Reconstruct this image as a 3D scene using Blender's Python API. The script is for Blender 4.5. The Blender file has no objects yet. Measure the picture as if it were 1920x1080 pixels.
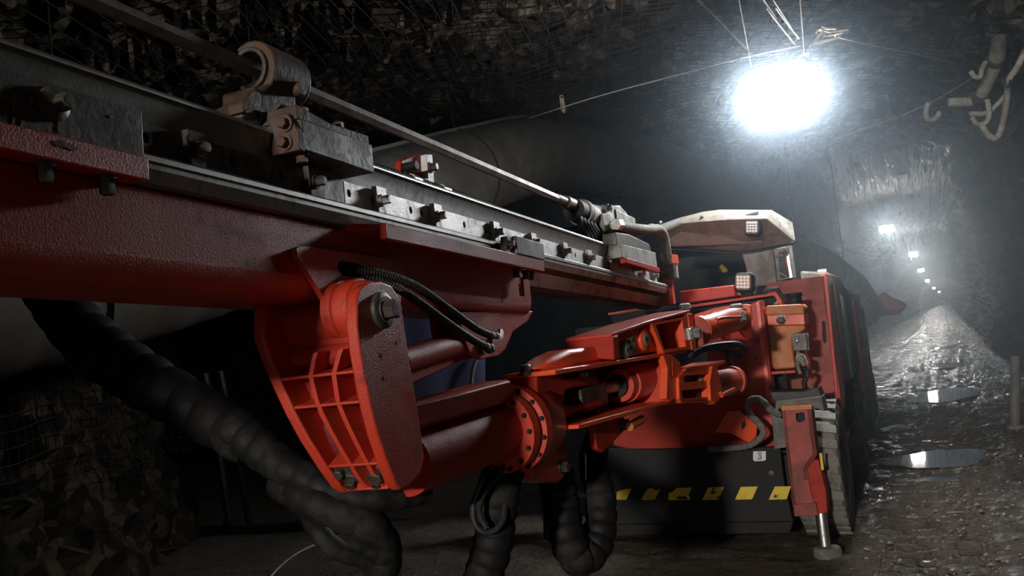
import bpy, bmesh, math, random
import numpy as np
from mathutils import Vector, Matrix
from mathutils.geometry import tessellate_polygon
random.seed(7); rng = np.random.default_rng(7)
sc = bpy.context.scene
COL = sc.collection

# ------------------------------------------------------------------ camera, exposure, world
F, EYE = 1700.0, 1.5
def _cam(px, py): return np.array([px-960., 540.-py, -F])
_r = math.radians(6.3)
_y = _cam(1770, 565); _h = _cam(1770-1000*math.cos(_r), 565+1000*math.sin(_r))
_Y = _y/np.linalg.norm(_y); _Z = np.cross(_h, _y); _Z /= np.linalg.norm(_Z)
if _Z[1] < 0: _Z = -_Z
_X = np.cross(_Y, _Z)
ROT = np.array([_X, _Y, _Z]); O = np.array([0, 0, EYE])
cd = bpy.data.cameras.new('camera'); cam = bpy.data.objects.new('camera', cd); COL.objects.link(cam)
cd.sensor_width = 36; cd.lens = 36*F/1920; cd.clip_start = .02; cd.clip_end = 1500
mw = Matrix.Identity(4)
for i in range(3):
    for j in range(3): mw[i][j] = ROT[i, j]
    mw[i][3] = O[i]
cam.matrix_world = mw; sc.camera = cam
sc.view_settings.view_transform = 'Standard'; sc.view_settings.look = 'None'
sc.view_settings.gamma = 1; sc.view_settings.exposure = 0.0; sc.view_settings.use_curve_mapping = False
w = bpy.data.worlds.new('mine_dark'); sc.world = w; w.use_nodes = True
w.node_tree.nodes['Background'].inputs[0].default_value = (0.010, 0.012, 0.015, 1)
w.node_tree.nodes['Background'].inputs[1].default_value = 0.1
sc.cycles.max_bounces = 6; sc.cycles.volume_bounces = 0; sc.cycles.diffuse_bounces = 3; sc.cycles.glossy_bounces = 3
LAMP_POWER = 175.0        # emission of the string lamps
HAZE = 0.05             # mist added for the glow round the nearest lamp
FAR_HAZE = 0.0115

# ------------------------------------------------------------------ frames
def V(a): return np.array(a, float)
def nrm(a): a = V(a); return a/np.linalg.norm(a)
def ray(px, py): return ROT @ _cam(px, py)
def P(px, py, d): return O + ray(px, py)/F*d
def hit(px, py, p0, n):
    v = ray(px, py); n = V(n); return O + v*np.dot(V(p0)-O, n)/np.dot(v, n)
class Frame:
    def __init__(s, o, a, b, c): s.o, s.a, s.b, s.c = V(o), nrm(a), nrm(b), nrm(c)
    def p(s, x, y, z): return s.o + s.a*x + s.b*y + s.c*z
    def loc(s, p): q = V(p)-s.o; return np.array([q@s.a, q@s.b, q@s.c])
    def ax(s, k): return (s.a, s.b, s.c)[k]
    def at(s, k, val, px, py): n = s.ax(k); return hit(px, py, s.o+n*val, n)   # the point at local coordinate k == val
    def pts(s, k, val, L): return [s.at(k, val, *q) for q in L]
_d = nrm(ray(1690, 645)); _e2 = nrm(np.cross(_d, [0, 0, 1])); _e3 = np.cross(_e2, _d)
FD = Frame(O, _d, _e2, _e3)                       # drill feed: along, right, up
_m = nrm([-.03, 1, 0]); _rt = np.array([_m[1], -_m[0], 0])
MC = Frame([-.86, 5.98, 0], _rt, _m, [0, 0, 1])   # carrier: right, away, up (origin at the front right jack)
_A = P(800, 848, 2.95); _C = P(1400, 640, 6.0); _b = nrm(_C-_A); _bl = nrm(np.cross(_b, [0, 0, 1])); _bu = np.cross(_bl, _b)
BM = Frame(_A, _b, _bl, _bu)                      # boom: along, right, up

# ------------------------------------------------------------------ materials
def mat(name, build):
    m = bpy.data.materials.new(name); m.use_nodes = True
    nt = m.node_tree; b = nt.nodes['Principled BSDF']; build(nt, b); return m
def N(nt, t, **kw):
    n = nt.nodes.new(t)
    for k, v in kw.items():
        if k in n.inputs: n.inputs[k].default_value = v
        else: setattr(n, k, v)
    return n
def noise(nt, scale, detail=6, rough=.6, vec=None):
    n = N(nt, 'ShaderNodeTexNoise', Scale=scale, Detail=detail, Roughness=rough)
    if vec is None:
        tc = N(nt, 'ShaderNodeTexCoord'); vec = tc.outputs['Object']
    nt.links.new(vec, n.inputs['Vector']); return n
def ramp(nt, src, stops):
    r = N(nt, 'ShaderNodeValToRGB'); nt.links.new(src, r.inputs[0])
    while len(r.color_ramp.elements) < len(stops): r.color_ramp.elements.new(.5)
    for e, (p, c) in zip(r.color_ramp.elements, stops):
        e.position = p; e.color = (c, c, c, 1) if isinstance(c, (int, float)) else (*c, 1)
    return r
def bump(nt, b, src, strength, dist=.01):
    n = N(nt, 'ShaderNodeBump', Strength=strength, Distance=dist)
    nt.links.new(src, n.inputs['Height']); nt.links.new(n.outputs[0], b.inputs['Normal']); return n
def worn(name, base, dirt, rust=None, rough=(.25, .6), metal=0., sc_=5., amount=.55, bstr=.25, bsc=60., coat=0., spec=.5):
    def f(nt, b):
        b.inputs['Specular IOR Level'].default_value = spec
        n = noise(nt, sc_, 8, .65); n2 = noise(nt, sc_*6, 5, .6)
        mx = N(nt, 'ShaderNodeMath', operation='MULTIPLY_ADD'); nt.links.new(n2.outputs[0], mx.inputs[0]); mx.inputs[1].default_value = .45
        nt.links.new(n.outputs[0], mx.inputs[2])
        st = [(max(.02, amount), base), (min(.98, amount+.22), dirt)]
        if rust: st = [(max(.02, amount), base), (amount+.14, dirt), (min(.99, amount+.3), rust)]
        r = ramp(nt, mx.outputs[0], st); nt.links.new(r.outputs[0], b.inputs['Base Color'])
        rr = ramp(nt, mx.outputs[0], [(amount-.25, rough[0]), (amount+.2, rough[1])]); nt.links.new(rr.outputs[0], b.inputs['Roughness'])
        b.inputs['Metallic'].default_value = metal
        if coat: b.inputs['Coat Weight'].default_value = coat; b.inputs['Coat Roughness'].default_value = .12
        nb = noise(nt, bsc, 4, .6); bump(nt, b, nb.outputs[0], bstr, .004)
    return mat(name, f)
def flat(name, c, rough=.5, metal=0., bstr=0, bsc=80):
    def f(nt, b):
        b.inputs['Base Color'].default_value = (*c, 1); b.inputs['Roughness'].default_value = rough; b.inputs['Metallic'].default_value = metal
        if bstr: bump(nt, b, noise(nt, bsc).outputs[0], bstr, .005)
    return mat(name, f)
M = {}
M['red'] = worn('wet_red_paint', (.56, .046, .02), (.16, .022, .014), (.05, .03, .022), (.34, .52), sc_=3.2, amount=.84, bstr=.5, bsc=190, coat=.25)
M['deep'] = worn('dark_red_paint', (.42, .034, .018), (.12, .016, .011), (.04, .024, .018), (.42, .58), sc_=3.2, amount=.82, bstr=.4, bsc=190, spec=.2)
M['orange'] = worn('orange_red_paint', (.86, .105, .034), (.4, .05, .022), (.09, .045, .03), (.28, .55), sc_=4., amount=.88, bstr=.2)
M['dustred'] = worn('dusty_red_paint', (.42, .06, .045), (.27, .06, .045), (.12, .07, .055), (.4, .7), sc_=2.5, amount=.66, bstr=.15)
M['amber'] = worn('amber_plastic', (.62, .20, .055), (.5, .15, .045), None, (.4, .6), sc_=3., amount=.7, bstr=.1)
M['alu'] = worn('wet_aluminium', (.26, .25, .225), (.15, .14, .12), (.08, .065, .05), (.32, .55), metal=.8, sc_=6., amount=.72, bstr=.1, bsc=120)
M['steel'] = worn('bright_steel', (.58, .57, .55), (.35, .34, .32), None, (.3, .45), metal=1., sc_=7., amount=.7, bstr=.05)
M['dksteel'] = worn('dark_steel', (.16, .15, .14), (.09, .08, .07), (.10, .06, .04), (.3, .6), metal=.6, sc_=8., amount=.62, bstr=.3)
M['castgrey'] = worn('dusty_grey_casting', (.34, .33, .30), (.22, .2, .17), (.14, .12, .1), (.5, .75), metal=.2, sc_=8., amount=.68, bstr=.25)
M['rust'] = worn('rusted_casting', (.10, .077, .068), (.085, .052, .036), (.13, .062, .026), (.4, .65), metal=.3, sc_=7., amount=.62, bstr=.6, bsc=50)
M['strip'] = worn('wet_strip_metal', (.60, .59, .56), (.42, .41, .38), (.2, .17, .14), (.42, .6), metal=.9, sc_=9., amount=.72, bstr=.35, bsc=140)
M['rod'] = worn('drill_steel', (.27, .235, .205), (.17, .14, .12), None, (.45, .6), metal=.5, sc_=12., amount=.65, bstr=.15)
M['rubber'] = worn('black_rubber', (.018, .018, .020), (.045, .04, .036), None, (.35, .55), sc_=9., amount=.66, bstr=.3, spec=.4)
M['wrap'] = worn('muddy_hose_wrap', (.009, .0085, .0085), (.03, .026, .022), None, (.5, .75), sc_=6., amount=.7, bstr=.6, bsc=40, spec=.22)
M['tan'] = worn('dusty_tan_hose', (.28, .24, .19), (.17, .14, .11), None, (.5, .8), sc_=12., amount=.64, bstr=.3)
M['taupe'] = worn('dusty_taupe_paint', (.27, .228, .19), (.19, .16, .13), (.12, .1, .08), (.5, .75), sc_=3., amount=.66, bstr=.15)
M['grey'] = worn('dusty_grey_paint', (.32, .315, .29), (.2, .185, .165), (.14, .12, .10), (.42, .7), sc_=3., amount=.68, bstr=.15)
M['char'] = worn('charcoal_plate', (.011, .011, .0115), (.018, .0175, .017), (.026, .023, .02), (.45, .7), sc_=4., amount=.66, bstr=.3, spec=.25)
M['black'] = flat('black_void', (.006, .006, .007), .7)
M['yellow'] = worn('yellow_marking', (.75, .52, .02), (.55, .38, .03), (.03, .028, .024), (.45, .6), sc_=14., amount=.74, bstr=.05)
M['white'] = worn('white_sticker', (.72, .72, .69), (.5, .5, .47), None, (.4, .6), sc_=14., amount=.75, bstr=.02)
M['ink'] = flat('black_ink', (.012, .012, .012), .5)
M['mudtyre'] = worn('muddy_tyre', (.05, .047, .043), (.17, .155, .135), (.24, .22, .195), (.6, .85), sc_=7., amount=.5, bstr=.7, bsc=30)
M['mudgrey'] = worn('mud_caked_grey', (.22, .2, .175), (.14, .125, .11), None, (.55, .85), sc_=6., amount=.6, bstr=.6, bsc=30)
M['duct'] = worn('grey_duct_fabric', (.13, .122, .105), (.095, .082, .065), (.1, .064, .034), (.45, .65), sc_=1.2, amount=.66, bstr=.25, bsc=9)
M['blue'] = worn('dark_blue_sheet', (.05, .055, .12), (.035, .04, .08), None, (.55, .75), sc_=2., amount=.66, bstr=.3, bsc=10)
M['wire'] = worn('rusty_mesh_wire', (.03, .024, .02), (.02, .014, .01), None, (.75, .95), metal=.0, sc_=5., amount=.6, bstr=0.05)
M['cable'] = worn('pale_cable', (.5, .42, .34), (.35, .28, .22), None, (.5, .7), sc_=6., amount=.6, bstr=.05)
M['pipe'] = worn('dusty_pale_pipe', (.6, .56, .5), (.4, .36, .3), (.22, .18, .14), (.5, .75), sc_=5., amount=.64, bstr=.3)
M['orangebag'] = worn('orange_plastic', (.75, .14, .05), (.5, .1, .05), None, (.45, .6), sc_=4., amount=.7, bstr=.2)
M['lens'] = flat('clear_lens', (.85, .85, .78), .12)
def emis(name, c, s):
    def f(nt, b):
        b.inputs['Base Color'].default_value = (.8, .8, .8, 1)
        b.inputs['Emission Color'].default_value = (*c, 1); b.inputs['Emission Strength'].default_value = s
    return mat(name, f)
M['lamp'] = emis('lit_lamp_glass', (.90, .955, 1.0), LAMP_POWER)
M['work_lamp'] = emis('lit_work_lamp_glass', (1.0, .96, .90), 1500)
M['far_lamp'] = emis('lit_far_lamp_glass', (.88, .95, 1.0), 480)
M['side_lamp'] = emis('lit_side_lamp_glass', (1., .95, .86), 75)
M['led'] = emis('unlit_led_glow', (1, .93, .75), .22)  # slight glow stands in for light reflected by switched-off LEDs
def rockmat(name, c1, c2, c3, scale=1., bst=.8, rg=(.28, .75), spec=.35):
    def f(nt, b):
        b.inputs['Specular IOR Level'].default_value = spec
        tc = N(nt, 'ShaderNodeTexCoord'); v = tc.outputs['Object']
        n = noise(nt, 2.2*scale, 10, .7, v)
        vo = N(nt, 'ShaderNodeTexVoronoi', Scale=5.5*scale, feature='F1'); vo.inputs['Scale'].default_value = 9*scale; nt.links.new(v, vo.inputs['Vector'])
        bw = N(nt, 'ShaderNodeRGBToBW'); nt.links.new(vo.outputs['Color'], bw.inputs[0])
        mx = N(nt, 'ShaderNodeMath', operation='MULTIPLY_ADD'); nt.links.new(bw.outputs[0], mx.inputs[0]); mx.inputs[1].default_value = .55
        nt.links.new(n.outputs[0], mx.inputs[2])
        r = ramp(nt, mx.outputs[0], [(.48, c1), (.76, c2), (.98, c3)]); nt.links.new(r.outputs[0], b.inputs['Base Color'])
        rr = ramp(nt, n.outputs[0], [(.38, rg[0]), (.6, rg[1])]); nt.links.new(rr.outputs[0], b.inputs['Roughness'])
        n2 = noise(nt, 16*scale, 8, .7, v); bump(nt, b, n2.outputs[0], bst, .04)
    return mat(name, f)
M['rock'] = rockmat('blasted_rock', (.008, .0072, .0065), (.04, .033, .026), (.24, .185, .13), rg=(.45, .9), spec=.2)
M['rockwall'] = rockmat('brown_rock', (.007, .0058, .0046), (.022, .017, .0125), (.085, .062, .04), bst=.45, rg=(.6, .9), spec=.15)
M['rock_shade'] = rockmat('shade_darkened_rock', (.004, .0035, .003), (.011, .009, .007), (.05, .038, .026), bst=.45, rg=(.7, .95), spec=.12)  # rock copy darkened in colour to stand for shade on the left
def mudmat():
    def f(nt, b):
        tc = N(nt, 'ShaderNodeTexCoord'); v = tc.outputs['Object']
        n = noise(nt, .9, 8, .65, v); n2 = noise(nt, 7, 8, .7, v); n3 = noise(nt, 48, 6, .75, v)
        r = ramp(nt, n.outputs[0], [(.3, (.075, .06, .047)), (.5, (.115, .093, .072)), (.7, (.15, .122, .094))])
        nt.links.new(r.outputs[0], b.inputs['Base Color'])
        mp = N(nt, 'ShaderNodeMapping'); mp.inputs['Scale'].default_value = (1, .55, 1); nt.links.new(v, mp.inputs[0])
        nw = noise(nt, 2.3, 8, .75, mp.outputs[0])
        rr = ramp(nt, nw.outputs[0], [(.34, .55), (.46, .24), (.6, .1)]); nt.links.new(rr.outputs[0], b.inputs['Roughness'])
        ad = N(nt, 'ShaderNodeMath', operation='MULTIPLY_ADD'); nt.links.new(n3.outputs[0], ad.inputs[0]); ad.inputs[1].default_value = .6
        nt.links.new(n2.outputs[0], ad.inputs[2])
        # little wet pockets: water lies flat in them
        mp2 = N(nt, 'ShaderNodeMapping'); mp2.inputs['Scale'].default_value = (1, .8, 1); nt.links.new(v, mp2.inputs[0])
        np_ = noise(nt, 13, 5, .6, mp2.outputs[0]); wet = ramp(nt, np_.outputs[0], [(.52, 0.), (.6, 1.)])
        big = ramp(nt, nw.outputs[0], [(.36, 0.), (.5, 1.)])
        mk = N(nt, 'ShaderNodeMath', operation='MULTIPLY'); nt.links.new(wet.outputs[0], mk.inputs[0]); nt.links.new(big.outputs[0], mk.inputs[1])
        inv = N(nt, 'ShaderNodeMath', operation='MULTIPLY_ADD'); nt.links.new(mk.outputs[0], inv.inputs[0]); inv.inputs[1].default_value = -.75; inv.inputs[2].default_value = 1.
        hh = N(nt, 'ShaderNodeMath', operation='MULTIPLY'); nt.links.new(ad.outputs[0], hh.inputs[0]); nt.links.new(inv.outputs[0], hh.inputs[1])
        bump(nt, b, hh.outputs[0], 1., .03)
        ro = N(nt, 'ShaderNodeMix', data_type='FLOAT'); nt.links.new(mk.outputs[0], ro.inputs[0]); nt.links.new(rr.outputs[0], ro.inputs[2]); ro.inputs[3].default_value = .05
        nt.links.new(ro.outputs[0], b.inputs['Roughness'])
    return mat('wet_mud', f)
M['mud'] = mudmat()
def watermat():
    def f(nt, b):
        b.inputs['Base Color'].default_value = (.035, .033, .03, 1); b.inputs['Roughness'].default_value = .035
        b.inputs['IOR'].default_value = 1.33; bump(nt, b, noise(nt, 5, 3).outputs[0], .05, .01)
    return mat('puddle_water', f)
M['water'] = watermat()

# ------------------------------------------------------------------ mesh helpers
WL = {}
class MB:
    def __init__(s): s.v, s.f = [], []
    def add(s, vs, fs):
        o = len(s.v); s.v += [tuple(map(float, q)) for q in vs]; s.f += [tuple(i+o for i in q) for q in fs]; return s
    def prism(s, pts, vec, holes=()):
        """a flat outline (with holes) swept along vec"""
        vec = V(vec); loops = [list(map(V, pts))] + [list(map(V, h)) for h in holes]
        n = np.zeros(3); L = loops[0]
        for i in range(len(L)): n = n + np.cross(L[i], L[(i+1) % len(L)])
        flip = np.dot(n, vec) > 0
        allv = [q for l in loops for q in l]; k = len(allv)
        vs = allv + [q+vec for q in allv]; fs = []
        if holes:
            tris = tessellate_polygon([[Vector(q) for q in l] for l in loops])
            for t in tris:
                nn = np.dot(np.cross(allv[t[1]]-allv[t[0]], allv[t[2]]-allv[t[0]]), vec) > 0
                fs.append(tuple(reversed(t)) if nn else tuple(t)); u = tuple(i+k for i in t); fs.append(u if nn else tuple(reversed(u)))
        else:
            a = tuple(range(k)); bq = tuple(range(k, 2*k))
            fs += [tuple(reversed(a)) if flip else a, bq if flip else tuple(reversed(bq))]
        o = 0
        for l in loops:
            m_ = len(l)
            for i in range(m_):
                a, b_ = o+i, o+(i+1) % m_
                fs.append((a, b_, b_+k, a+k) if flip else (a, a+k, b_+k, b_))
            o += m_
        return s.add(vs, fs)
    def box(s, fr, lo, hi):
        (x0, y0, z0), (x1, y1, z1) = lo, hi
        vs = [fr.p(x, y, z) for z in (z0, z1) for x, y in ((x0, y0), (x1, y0), (x1, y1), (x0, y1))]
        return s.add(vs, [(3, 2, 1, 0), (4, 5, 6, 7), (0, 1, 5, 4), (1, 2, 6, 5), (2, 3, 7, 6), (3, 0, 4, 7)])
    def rings(s, cs, axs, rs, n=16, closed=False, cap=True, ph=0., squash=1.):
        vs, fs = [], []; up = None
        for c, a, r in zip(cs, axs, rs):
            a = nrm(a)
            if up is None: up = nrm(np.cross(a, [.31, .2, 1.]) if abs(a[2]) < .95 else np.cross(a, [1., .1, 0]))
            up = nrm(up - a*np.dot(up, a)); w_ = np.cross(a, up)
            for i in range(n):
                t = 2*math.pi*i/n+ph; vs.append(V(c)+(up*math.cos(t)+w_*math.sin(t)*squash)*r)
        k = len(cs)
        for j in range(k-1 if not closed else k):
            for i in range(n):
                a, b_ = j*n+i, j*n+(i+1) % n; c, d = ((j+1) % k)*n+(i+1) % n, ((j+1) % k)*n+i
                fs.append((a, b_, c, d))
        if cap and not closed: fs += [tuple(reversed(range(n))), tuple(range((k-1)*n, k*n))]
        return s.add(vs, fs)
    def cyl(s, p0, p1, r0, r1=None, n=24):
        a = V(p1)-V(p0); return s.rings([p0, p1], [a, a], [r0, r0 if r1 is None else r1], n)
    def lathe(s, p, ax, prof, n=32):
        ax = nrm(ax); return s.rings([V(p)+ax*h for h, _ in prof], [ax]*len(prof), [r for _, r in prof], n)
    def tube(s, pts, r, n=10, sub=6, rib=0., pitch=None, cap=True):
        c = catmull(pts, sub)
        if pitch:
            c = resample(c, pitch/5)
        k = len(c); rr = np.interp(np.linspace(0, 1, k), np.linspace(0, 1, len(r)), r) if hasattr(r, '__len__') else np.full(k, r)
        if rib: rr = rr*np.array([1+rib*(-2.2, .2, 1, 1, .2)[i % 5] for i in range(k)])
        ax = [c[min(i+1, k-1)]-c[max(i-1, 0)] for i in range(k)]
        return s.rings(c, ax, rr, n, cap=cap)
    def bolt(s, p, n_, r, h, washer=True):
        n_ = nrm(n_); p = V(p)
        if washer: s.lathe(p, n_, [(-.002, r*1.35), (h*.22, r*1.35)], 16)
        s.rings([p, p+n_*h*.9, p+n_*h], [n_]*3, [r, r, r*.85], 6)
        return s
def catmull(pts, sub):
    p = [V(q) for q in pts]
    if len(p) < 3: return [p[0]+(p[1]-p[0])*t for t in np.linspace(0, 1, sub+1)]
    p = [2*p[0]-p[1]]+p+[2*p[-1]-p[-2]]; out = []
    for i in range(1, len(p)-2):
        for j in range(sub):
            t = j/sub; a, b_, c, d = p[i-1:i+3]
            out.append(.5*(2*b_+(c-a)*t+(2*a-5*b_+4*c-d)*t*t+(3*b_-a-3*c+d)*t**3))
    out.append(p[-2]); return out
def resample(c, step):
    c = np.array(c); d = np.r_[0, np.cumsum(np.linalg.norm(np.diff(c, axis=0), axis=1))]
    t = np.linspace(0, d[-1], max(4, int(d[-1]/step)))
    return [np.array([np.interp(q, d, c[:, k]) for k in range(3)]) for q in t]
def link(name, verts, faces, material, parent=None, bevel=0., smooth=35, label=None, kind=None):
    vs = np.array(verts, float); c = (vs.min(0)+vs.max(0))/2
    me = bpy.data.meshes.new(name); me.from_pydata((vs-c).tolist(), [], [list(f) for f in faces]); me.update()
    if smooth:
        me.polygons.foreach_set('use_smooth', [True]*len(me.polygons)); me.set_sharp_from_angle(angle=math.radians(smooth))
    o = bpy.data.objects.new(name, me); COL.objects.link(o); me.materials.append(M[material])
    WL[o.name] = c
    if parent is not None: o.parent = parent; o.location = c-WL[parent.name]
    else: o.location = c
    if bevel:
        bv = o.modifiers.new('edge', 'BEVEL'); bv.width = bevel; bv.segments = 2; bv.limit_method = 'ANGLE'; bv.angle_limit = math.radians(40)
    if label: o['label'] = label
    if kind: o['kind'] = kind
    return o
def ob(name, mb, material, parent=None, **k): return link(name, mb.v, mb.f, material, parent, **k)
def thing(name, label, cat, loc, group=None):
    o = bpy.data.objects.new(name, None); COL.objects.link(o); o.location = loc; o.empty_display_size = .1
    o['label'] = label; o['category'] = cat; WL[o.name] = V(loc)
    if group: o['group'] = group
    return o
def tag(o, label, cat, group=None):
    o['label'] = label; o['category'] = cat
    if group: o['group'] = group
    return o
def slab(fr, k, val, L, th, holes=()):
    """outline measured on the frame's plane (coordinate k == val), solid behind it by th"""
    return MB().prism(fr.pts(k, val, L), fr.ax(k)*th, [fr.pts(k, val, h) for h in holes])
def ell(cx, cy, rx, ry, n=12): return [(cx+rx*math.cos(2*math.pi*i/n), cy+ry*math.sin(2*math.pi*i/n)) for i in range(n)]

# ------------------------------------------------------------------ tunnel
def worley(u, v, cell, seed):
    """blocky broken-rock relief: every cell has its own height and tilt"""
    r = np.random.default_rng(seed); tab = r.random((97, 89, 5))
    gu, gv = u/cell, v/cell; iu, iv = np.floor(gu).astype(int), np.floor(gv).astype(int)
    best = np.full(u.shape, 1e9); out = np.zeros(u.shape)
    for a in (-1, 0, 1):
        for b in (-1, 0, 1):
            t = tab[(iu+a) % 97, (iv+b) % 89]
            du = gu-(iu+a+t[..., 0]); dv = gv-(iv+b+t[..., 1]); d = du*du+dv*dv
            h = t[..., 2]+(t[..., 3]-.5)*du*1.1+(t[..., 4]-.5)*dv*1.1
            m_ = d < best; best[m_] = d[m_]; out[m_] = h[m_]
    return out
def relief(u, v, seed, amp=.22):
    return amp*(worley(u, v, .75, seed)-.5)+amp*.55*(worley(u, v, .3, seed+1)-.5)+amp*.3*(worley(u, v, .13, seed+2)-.5)
def grid(name, Pm, material, kind='structure', smooth=0):
    a, b = Pm.shape[:2]; idx = np.arange(a*b).reshape(a, b)
    f = np.stack([idx[:-1, :-1], idx[1:, :-1], idx[1:, 1:], idx[:-1, 1:]], -1).reshape(-1, 4)
    return link(name, Pm.reshape(-1, 3), f.tolist(), material, smooth=smooth, kind=kind)
def steps(*segs):
    out = []
    for a, b, s in segs: out += list(np.arange(a, b, s))
    return np.array(out+[segs[-1][1]])
# floor: trodden wet mud, ruts, tyre lug prints, hollows under the puddles
def fnoise(x, y):
    r = np.random.default_rng(3); z = np.zeros(x.shape)
    for k in range(26):
        fq = 1.2*1.17**k; a = r.random()*6.28; z += math.pow(fq, -.9)*.022*np.sin(fq*(x*math.cos(a)+y*math.sin(a)*.8)+r.random()*6.28)
    return z
PUD = [(-.25, 9.9, .62, .62), (-.28, 16.6, .75, 1.5), (-.75, 12.6, .3, .5), (.1, 24., .7, 1.2), (-.1, 33., .7, 1.6), (-.4, 8.7, .5, .18), (.6, 8.5, .6, .2)]
def floor_z(x, y):
    z = fnoise(x, y)+.03*(worley(x, y, .16, 11)-.5)*np.clip((y-6)/4, .25, 1)+.018*(worley(x, y, .07, 12)-.5)
    for xc, wd in ((-.42, .17), (-.08, .13), (.62, .2)):
        e = np.exp(-((x-xc-.02*(y-6))/wd)**4)
        z -= e*.022; z += e*.028*np.sign(np.sin(2*math.pi*y/.165+3*np.abs(x-xc)))*np.clip(1.4-(y-4)/12, .15, 1)
    for cx, cy, rx, ry in PUD:
        q = ((x-cx)/rx)**2+((y-cy)/ry)**2; z -= .075*np.exp(-q*1.1)
    return z
xs = steps((-15, -4, .4), (-4, -1, .12), (-1, 1.1, .03), (1.1, 3, .2)); ys = steps((-23, 3, .5), (3, 5, .1), (5, 14, .034), (14, 24, .1), (24, 50, .4), (50, 390, 4))
Xg, Yg = np.meshgrid(xs, ys, indexing='ij'); Zg = floor_z(Xg, Yg)
grid('floor', np.stack([Xg, Yg, Zg], -1), 'mud', smooth=40)
# roof
def roof_z(x, y): return 4.38+2.3*np.clip((y-14)/16, 0, 1)-.045*np.clip(x+1.4, -9, 9)**2*np.where(x > -1.4, 1.2, .35)
xs = steps((-15, -9, .3), (-9, 1.5, .07), (1.5, 2.4, .2)); ys = steps((-23, 4, .5), (4, 15, .07), (15, 32, .16), (32, 80, 1.2), (80, 390, 4))
Xg, Yg = np.meshgrid(xs, ys, indexing='ij'); Zg = roof_z(Xg, Yg)+relief(Xg, Yg, 21, .22)
grid('ceiling', np.stack([Xg, Yg, Zg], -1)[:, ::-1], 'rock')
# right wall
zs = steps((-.3, 7.2, .09)); ys = steps((-23, 6, .6), (6, 24, .1), (24, 60, .5), (60, 390, 4))
Yg, Zg = np.meshgrid(ys, zs, indexing='ij'); Xg = 1.25+.28*np.sin(Zg/4.3*math.pi)-relief(Yg, Zg, 31, .34)
grid('wall_right', np.stack([Xg, Yg, Zg], -1), 'rockwall')
def wallpath(name, path, seed, step=.1, top=4.6, material='rockwall', amp=.34):
    c = np.array(resample([V((x, y, 0)) for x, y in path], step)); k = len(c)
    tg = np.array([c[min(i+1, k-1)]-c[max(i-1, 0)] for i in range(k)]); tg /= np.linalg.norm(tg, axis=1)[:, None]
    nn = np.stack([tg[:, 1], -tg[:, 0]], -1)
    zs = steps((-.3, top, .09)); S_, Zg = np.meshgrid(np.arange(k)*step, zs, indexing='ij'); h = relief(S_, Zg, seed, amp)-.25*np.sin(Zg/4.3*math.pi)
    Pm = np.stack([c[:, None, 0]+nn[:, None, 0]*h, c[:, None, 1]+nn[:, None, 1]*h, Zg], -1)
    return grid(name, Pm, material)
wallpath('wall_left', [(-15, 13.8), (-9, 13.4), (-5.4, 12.8), (-4.3, 13.6), (-3.9, 15), (-3.8, 40)], 41, .12, top=7.2, material='rock_shade')
wallpath('wall_far_left', [(-3.8, 40), (-3.8, 390)], 42, 1.5, top=7.2, material='rock_shade')
wallpath('wall_pillar', [(-1.95, -23), (-1.9, -1.2), (-3.0, -.6), (-5.2, .9), (-5.6, 2.6), (-6.2, 5.4), (-7.0, 6.8), (-8.2, 7.3), (-15, 8.2)], 51, .1, amp=.22, material='rockwall')  # rear stretch moved inward, unseen, to shade the left from the back lamp
wallpath('wall_end', [(3, 388), (-6, 388)], 61, .5, top=7.2)
wallpath('wall_rear', [(-6, -22.5), (3, -22.5)], 62, .5)
wallpath('wall_crosscut', [(-14.6, 7), (-14.6, 15)], 63, .3, material='rock_shade')
# welded wire mesh pinned under the roof and on the pillar
def wires(mb, make, us, vs, r, n=4):
    for u in us:
        c = [make(u, v) for v in vs]; k = len(c)
        mb.rings(c, [c[min(i+1, k-1)]-c[max(i-1, 0)] for i in range(k)], [r]*k, n, cap=False)
def roof_pt(x, y, off=0):
    s = .10*math.sin(x*2.1+y*.7)+.09*math.sin(y*1.7-x*.9+1)+.05*math.sin(4.1*x+3.3*y)
    return V((x+.02*math.sin(5*y+x), y+.02*math.sin(5*x+2*y), float(roof_z(np.array(x), np.array(y)))-.17-off+.55*s))
mb = MB(); ang = .5; ca, sa = math.cos(ang), math.sin(ang)
def inreg(x, y): return -8.8 < x < .45 and 3.6 < y < 15
for off, ang, sp in ((0, .42, .15), (.035, .30, .16)):
    ca, sa = math.cos(ang), math.sin(ang)
    for sw in (0, 1):
        for u in np.arange(-16, 16, sp):
            run = []
            for v in np.arange(-16, 18, .16):
                a, b = (u, v) if sw else (v, u)
                x, y = -3.5+a*ca-b*sa, 9+a*sa+b*ca
                if inreg(x, y) and (off == 0 or (x+3.)**2/9+(y-8)**2/8 < 1): run.append(roof_pt(x, y, off+.004*sw))
                elif len(run) > 2:
                    break
            if len(run) > 2:
                k = len(run); mb.rings(run, [run[min(i+1, k-1)]-run[max(i-1, 0)] for i in range(k)], [.0042]*k, 4, cap=False)
tag(ob('roof_mesh', mb, 'wire', kind='stuff', smooth=60), 'rusty welded wire mesh sagging under the broken rock roof', 'wire mesh')
pc = resample([V((-5.2, 1.2, 0)), V((-5.5, 2.6, 0)), V((-6.2, 5.4, 0)), V((-7.0, 6.8, 0)), V((-8.2, 7.3, 0))], .05)
mb = MB()
def pil(i, z):
    i = min(max(i, 1), len(pc)-2); t = nrm(pc[i+1]-pc[i-1]); n_ = np.array([t[1], -t[0], 0])
    return pc[i]+n_*(.20+.07*math.sin(i*.09+z*2)+.05*math.sin(i*.31-z*3)-.25*math.sin(z/4.3*math.pi))+np.array([0, 0, z+.03*math.sin(i*.2)])
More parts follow.
